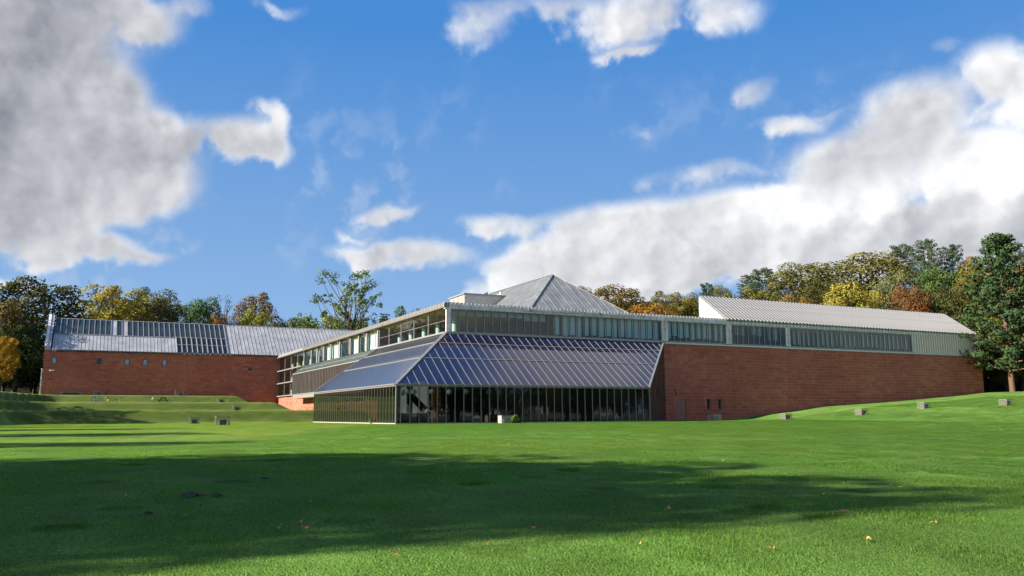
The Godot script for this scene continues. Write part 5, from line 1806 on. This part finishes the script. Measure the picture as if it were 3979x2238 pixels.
# a tree one unit wide and 1.6 high
func tree_shape(kind: String) -> Array:
	var seed_ := hash(kind) % 9973
	var r := RandomNumberGenerator.new()
	r.seed = seed_
	var wood := Buf.new()
	var lobes := []
	var leaves: Buf
	if kind[0] == "d":
		var k := int(kind.substr(1))
		var bottom: float = [0.22, 0.14, 0.18, 0.2, 0.26][k]
		var n: int = [30, 36, 30, 26, 28][k]
		var mid := (1.6 + bottom) / 2
		var hh := (1.6 - bottom) / 2
		for i in n:
			var a := i * 2.39996 + r.randf_range(-0.4, 0.4)
			var t := (i + 0.5) / n
			var y := lerpf(-0.92, 0.90, t)
			var ring_r := sqrt(maxf(0.0, 1.0 - y * y * 0.92))
			var rr := ring_r * r.randf_range(0.55, 0.92) * 0.43
			var size := r.randf_range(0.105, 0.165) * (0.75 + 0.35 * ring_r)
			lobes.append([Vector3(cos(a) * rr, mid + y * (hh - size * 0.8), sin(a) * rr), size])
		for i in 6:
			lobes.append([Vector3(r.randf_range(-0.14, 0.14), mid + r.randf_range(-0.6, 0.6) * hh, r.randf_range(-0.14, 0.14)), 0.17])
		leaves = leaf_buf(seed_, lobes, 300, 0.0165, 0.22, 0.1, 0.85)
		limb(wood, Vector3(0, -0.05, 0), Vector3(0.01, bottom + 0.25, 0), 0.036, 0.026, r, 0.03)
		for i in lobes.size():
			if i % 2 == 0:
				var y0 := lerpf(bottom * 0.8, bottom + 0.5, r.randf())
				limb(wood, Vector3(0, minf(y0, lobes[i][0].y), 0), lobes[i][0], 0.014, 0.004, r)
		limb(wood, Vector3(0, bottom + 0.2, 0), Vector3(0, 1.4, 0), 0.026, 0.006, r, 0.05)
		# twigs that stand out of the crown
		for i in 26:
			var q: Array = lobes[r.randi() % lobes.size()]
			var d := Vector3(r.randfn(), absf(r.randfn()) + 0.2, r.randfn()).normalized()
			wood.tube(q[0], q[0] + d * q[1] * 1.25, 0.0035, 0.0012, 3)
	elif kind == "b0":
		for i in 26:
			var a := i * 2.39996
			var y := 0.5 + 1.0 * (i + 0.5) / 26
			var rr := 0.40 * sqrt(maxf(0.05, 1.0 - pow((y - 0.95) / 0.7, 2)))
			lobes.append([Vector3(cos(a) * rr, y, sin(a) * rr), 0.10])
		leaves = leaf_buf(seed_, lobes, 34, 0.016, 0.2, 0.1)
		limb(wood, Vector3(0, -0.05, 0), Vector3(0, 1.3, 0), 0.03, 0.008, r, 0.04)
		for q in lobes:
			limb(wood, Vector3(0, q[0].y * 0.6, 0), q[0], 0.010, 0.003, r)
			for t in 14:
				var d := Vector3(r.randfn(), r.randfn() + 0.6, r.randfn()).normalized()
				var o: Vector3 = q[0] * lerpf(0.75, 1.0, r.randf())
				wood.tube(o, o + d * r.randf_range(0.08, 0.2), 0.0035, 0.0012, 3)
	elif kind == "a0":
		var base := Vector3(0.04, 0.15, 0)
		var spots := [[-0.165, 1.42, 0.075], [0.09, 1.48, 0.085], [0.185, 1.36, 0.085], [0.12, 1.28, 0.07], [-0.275, 1.24, 0.06], [-0.06, 1.10, 0.085], [-0.10, 1.22, 0.06], [-0.40, 1.02, 0.07], [-0.45, 0.92, 0.04], [-0.33, 0.94, 0.05], [0.09, 1.16, 0.08], [0.24, 1.20, 0.06], [0.31, 1.02, 0.075], [0.42, 0.95, 0.07], [0.46, 0.88, 0.04], [0.17, 0.96, 0.06], [-0.03, 0.92, 0.06], [0.02, 1.34, 0.05], [-0.20, 1.06, 0.04], [0.23, 0.86, 0.05], [-0.18, 0.84, 0.05], [0.36, 0.84, 0.04]]
		for q in spots:
			var z := r.randf_range(-0.16, 0.16)
			for t in 10:
				lobes.append([Vector3(q[0] + r.randf_range(-0.085, 0.085), q[1] + r.randf_range(-0.065, 0.05), z + r.randf_range(-0.08, 0.08)), q[2] * r.randf_range(0.25, 0.7)])
		leaves = leaf_buf(seed_, lobes, 30, 0.0105, 0.25, 0.9, 0.8)
		var forks := [Vector3(-0.10, 0.75, 0.03), Vector3(0.05, 0.95, -0.03), Vector3(0.17, 0.80, 0.02)]
		limb(wood, Vector3(0, -0.05, 0), base, 0.032, 0.028, r, 0.02)
		for q in forks:
			limb(wood, base, q, 0.022, 0.012, r, 0.05)
		for li in range(0, lobes.size(), 3):
			var q: Array = lobes[li]
			var best: Vector3 = forks[0]
			for w in forks:
				if w.distance_to(q[0]) < best.distance_to(q[0]):
					best = w
			limb(wood, best.lerp(base, r.randf() * 0.4), q[0], 0.006, 0.0018, r, 0.09)
	else:
		# conifers: tiers of upswept sprays on a straight trunk
		var k := int(kind.substr(1))
		var bare: float = [0.55, 0.45, 0.20][k]
		var tiers: int = [12, 14, 15][k]
		limb(wood, Vector3(0, -0.05, 0), Vector3(0.02, 1.5, 0), 0.030, 0.006, r, 0.015)
		for i in tiers:
			var t := (i + 0.5) / tiers
			var y := lerpf(bare, 1.52, t)
			var reach := (0.46 * pow(1.0 - t, 0.62) + 0.06) * r.randf_range(0.7, 1.08)
			if k < 2:
				reach = 0.44 * sqrt(maxf(0.06, 1.0 - pow((t - 0.35) / 0.72, 2))) * r.randf_range(0.65, 1.05)
			var n := 4 + int(3 * (1.0 - t))
			for j in n:
				var a := TAU * j / n + i * 1.7 + r.randf_range(-0.3, 0.3)
				var tip := Vector3(cos(a) * reach, y + 0.03, sin(a) * reach)
				limb(wood, Vector3(0, y - 0.05, 0), tip, 0.009, 0.003, r, 0.05)
				var root := Vector3(0, y - 0.04, 0)
				for s in 3:
					var u: float = [1.0, 0.72, 0.45][s]
					lobes.append([root.lerp(tip, u) + Vector3(r.randf_range(-0.03, 0.03), 0.012, r.randf_range(-0.03, 0.03)), [0.062, 0.075, 0.065][s] * r.randf_range(0.8, 1.2) * (1.0 if k < 2 else 1.25), 1.0])
		lobes.append([Vector3(0.02, 1.55, 0), 0.045, 1.0])
		leaves = leaf_buf(seed_, lobes, 64 if k == 2 else 44, 0.017, 0.22, 0.0, 0.42 if k == 2 else 0.55)
	return [wood.mesh(), leaves.mesh()]


func tree(kind: String, x: float, z: float, top: float, width: float, hue: String, label: String, group: String) -> void:
	if not M.has(kind):
		M[kind] = tree_shape(kind)
	if not M.has("leaf " + hue):
		var c: Array = HUES[hue]
		M["leaf " + hue] = leaf_mat(lin(c[0], c[1], c[2]))
	var at := G(x, z)
	var height := top - H(x, z)
	var called := "pine_tree" if kind[0] == "p" else "bare_tree" if kind[0] == "b" else "broadleaf_tree"
	var t := thing(called, label, "tree", at, group, rng.randf() * TAU if kind != "a0" else -0.47)
	var wide := width * 1.18
	var s := Vector3(wide, height / 1.6, wide)
	put("trunk", M[kind][0], M.barkpine if kind[0] == "p" else M.bark, t).scale = s
	put("crown", M[kind][1], M["leaf " + hue], t).scale = s


func trees() -> void:
	M.bark = mat(lin(0.085, 0.066, 0.048), 0.95, noise_tex(0.05, 0.6, 1.0, 41), 2.0)
	M.barkpine = mat(lin(0.150, 0.085, 0.055), 0.95, noise_tex(0.05, 0.6, 1.0, 42), 2.0)
	for q in TREES:
		tree(q[0], q[1], q[2], q[3], q[4], q[5], q[6], "trees beyond the museum")
	# undergrowth that closes the wood at both ends of the museum
	var low := [["d1", -12.5, 183.0, 12.5, 8.0, "left"], ["d2", -18.0, 180.0, 11.5, 8.0, "left"], ["d4", -9.5, 187.0, 13.5, 7.0, "left"], ["d0", -15.0, 190.0, 16.0, 9.0, "left"], ["d1", 128.5, 92.0, 10.5, 6.0, "right"], ["d2", 134.5, 89.5, 11.0, 7.5, "right"], ["d4", 141.0, 88.0, 10.5, 8.0, "right"], ["d0", 131.0, 100.0, 13.0, 8.0, "right"], ["d2", 147.0, 86.0, 11.0, 8.0, "right"], ["d1", 139.0, 79.0, 14.5, 9.0, "right"], ["d0", 131.5, 84.5, 12.0, 6.5, "right"], ["d4", 150.0, 78.0, 16.0, 10.0, "right"]]
	for q in low:
		tree(q[0], q[1], q[2], q[3], q[4], "darkgreen" if q[5] == "left" else "olive", "low dark undergrowth tree in the wood beyond the %s end of the museum" % q[5], "undergrowth trees at the %s end" % q[5])
	# trees left of the lawn, whose shadows fall across it
	var shade := [["d1", -38.0, 15.6, 26.5, 7.5], ["d2", -31.0, 12.3, 24.9, 4.6], ["d3", -19.0, 19.5, 15.5, 11.0], ["d0", -21.0, 26.5, 15.0, 10.0], ["d1", -27.0, 18.4, 21.5, 13.0], ["d0", -26.0, 25.0, 19.0, 12.0], ["d3", -33.0, 20.0, 22.5, 12.0], ["d2", -31.0, 42.5, 19.5, 5.0], ["d4", -28.0, 53.0, 18.0, 4.5], ["d2", -36.0, 64.5, 22.0, 5.5], ["d0", -33.0, 78.0, 19.0, 5.0], ["d4", -34.0, 92.0, 18.5, 6.0], ["d1", -31.0, 112.0, 19.5, 10.0], ["d3", -33.0, 126.0, 22.0, 10.0], ["d0", -30.0, 140.0, 19.0, 9.0], ["d2", -27.0, 160.0, 13.0, 9.0], ["d4", -22.0, 178.0, 15.0, 11.0]]
	for q in shade:
		tree(q[0], q[1], q[2], q[3], q[4], "darkolive", "tree left of the lawn that throws a long shadow over the grass", "trees left of the lawn")
	for q in [["d2", -24.0, -8.0, 22.0, 13.0], ["d1", -13.0, -11.0, 24.0, 14.0], ["d0", -2.0, -14.0, 25.0, 14.0], ["d3", 9.0, -12.5, 23.0, 13.0], ["d4", 19.0, -14.0, 24.0, 14.0], ["d1", 30.0, -15.0, 22.0, 14.0], ["d2", 42.0, -18.0, 21.0, 14.0]]:  # unseen trees, added to block sky light from the near grass
		tree(q[0], q[1], q[2], q[3], q[4], "darkgreen", "unseen tall tree added behind the viewer to dim the near lawn", "added trees behind the viewer")
	for i in 11:
		tree(["d1", "d2", "d3"][i % 3], 30.0 + i * 10.0 + rng.randf_range(-2, 2), -22.0 - rng.randf_range(0, 5), rng.randf_range(5.5, 8.0), rng.randf_range(10, 12), "darkgreen", "low thicket across the lawn, mirrored in the dark glass wall", "thickets mirrored in the glass")
	# trees behind the viewer, seen in the dark glass
	for i in 12:
		var x := 40.0 + i * 10.5 + rng.randf_range(-2, 2)
		tree(["d0", "d1", "d4"][i % 3], x, -30.0 - rng.randf_range(0, 10), rng.randf_range(12, 17), rng.randf_range(11, 14), ["darkolive", "darkgreen", "greyolive"][i % 3], "tree across the lawn, mirrored in the dark glass wall", "trees mirrored in the glass")


# ---------------------------------------------------------------- grass
func grass() -> void:
	var r := RandomNumberGenerator.new()
	r.seed = 4
	var b := Buf.new()
	for i in 1900:
		var a := r.randf() * TAU
		var d := sqrt(r.randf()) * 0.8
		var p := Vector3(cos(a) * d, -0.01, sin(a) * d)
		var t := r.randf() * TAU
		var lean := Vector3(cos(t), 0, sin(t)) * r.randf_range(0.01, 0.035)
		var h := r.randf_range(0.012, 0.038)
		if r.randf() < 0.04:
			h *= 1.6
		var s: Vector3 = Vector3(-sin(t + r.randf() - 0.5), 0, cos(t)) * r.randf_range(0.0025, 0.005)
		var tip := p + lean + Vector3(0, h, 0)
		var m := (Vector3(0, 1.0, 0) + lean * 12.0 + Vector3(r.randf_range(-0.5, 0.5), 0, r.randf_range(-0.5, 0.5))).normalized()
		var l := r.randf_range(0.5, 1.4)
		var dry := 0.06 if r.randf() < 0.93 else 0.9
		b.v.append_array([p - s, tip, p + s])
		b.n.append_array([m, m, m])
		var c := Color(l * (0.95 + dry), l, l * (0.9 + dry * 0.9), 1)
		b.c.append_array([c, c, c])
	var gm := vmat(lin(0.172, 0.295, 0.056), 0.55)
	gm.backlight_enabled = true
	gm.backlight = lin(0.50, 0.86, 0.16)
	gm.metallic_specular = 0.3
	var spots := []
	var big := FastNoiseLite.new()
	big.seed = 21
	big.frequency = 0.05
	big.fractal_octaves = 4
	var z := 4.0
	while z < 126.0:
		var step := 0.78 if z < 30.0 else 0.92
		var x := z * tan(deg_to_rad(-12.0)) - 2.0
		var x1 := z * tan(deg_to_rad(64.0)) + 3.0
		while x < (minf(x1, 112.0) if z < 74.4 else 25.4 if z < 107.5 else 33.0):
			var px := x + r.randf_range(-0.3, 0.3)
			var pz := z + r.randf_range(-0.3, 0.3)
			x += step
			if (pz > 73.9 and px > 24.6 and pz < 107.8) or px < -24.0:
				continue
			spots.append(Vector2(px, pz))
		z += step
	var mm := MultiMesh.new()
	mm.transform_format = MultiMesh.TRANSFORM_3D
	mm.use_colors = true
	mm.mesh = b.mesh()
	mm.instance_count = spots.size()
	for i in spots.size():
		var q: Vector2 = spots[i]
		var dx := H(q.x + 0.4, q.y) - H(q.x - 0.4, q.y)
		var dz := H(q.x, q.y + 0.4) - H(q.x, q.y - 0.4)
		var up := Vector3(-dx, 0.8, dz).normalized()
		var k := big.get_noise_2d(q.x, q.y)
		var k2 := big.get_noise_2d(q.x * 5.0, q.y * 5.0)
		var bs := Basis(Quaternion(Vector3.UP, up)) * Basis(Vector3.UP, r.randf() * TAU)
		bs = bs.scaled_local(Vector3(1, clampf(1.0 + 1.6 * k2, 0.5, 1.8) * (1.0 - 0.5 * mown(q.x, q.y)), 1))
		var tuft := r.randf() < 0.05
		if tuft:
			bs = bs.scaled_local(Vector3(0.45, 1.9, 0.45))
		mm.set_instance_transform(i, Transform3D(bs, G(q.x, q.y)))
		var bank_shade := clampf(absf(dz) / 0.8 * 2.2, 0.0, 1.0) * ss(104.0, 108.0, q.y)
		var l := (1.0 - 0.5 * bank_shade) * (1.0 + 0.75 * k2) * (1.0 + 0.12 * mown(q.x, q.y))  # blades on the banks darkened too, as painted shade
		k += mown(q.x, q.y) * 0.8
		if tuft:
			l *= 0.93
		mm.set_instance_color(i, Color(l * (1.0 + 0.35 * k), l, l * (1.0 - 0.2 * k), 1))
	var o := MultiMeshInstance3D.new()
	o.name = "grass"
	o.multimesh = mm
	o.material_override = gm
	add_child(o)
	tag(o, "short green grass blades covering the lawn", "grass", "", "stuff")
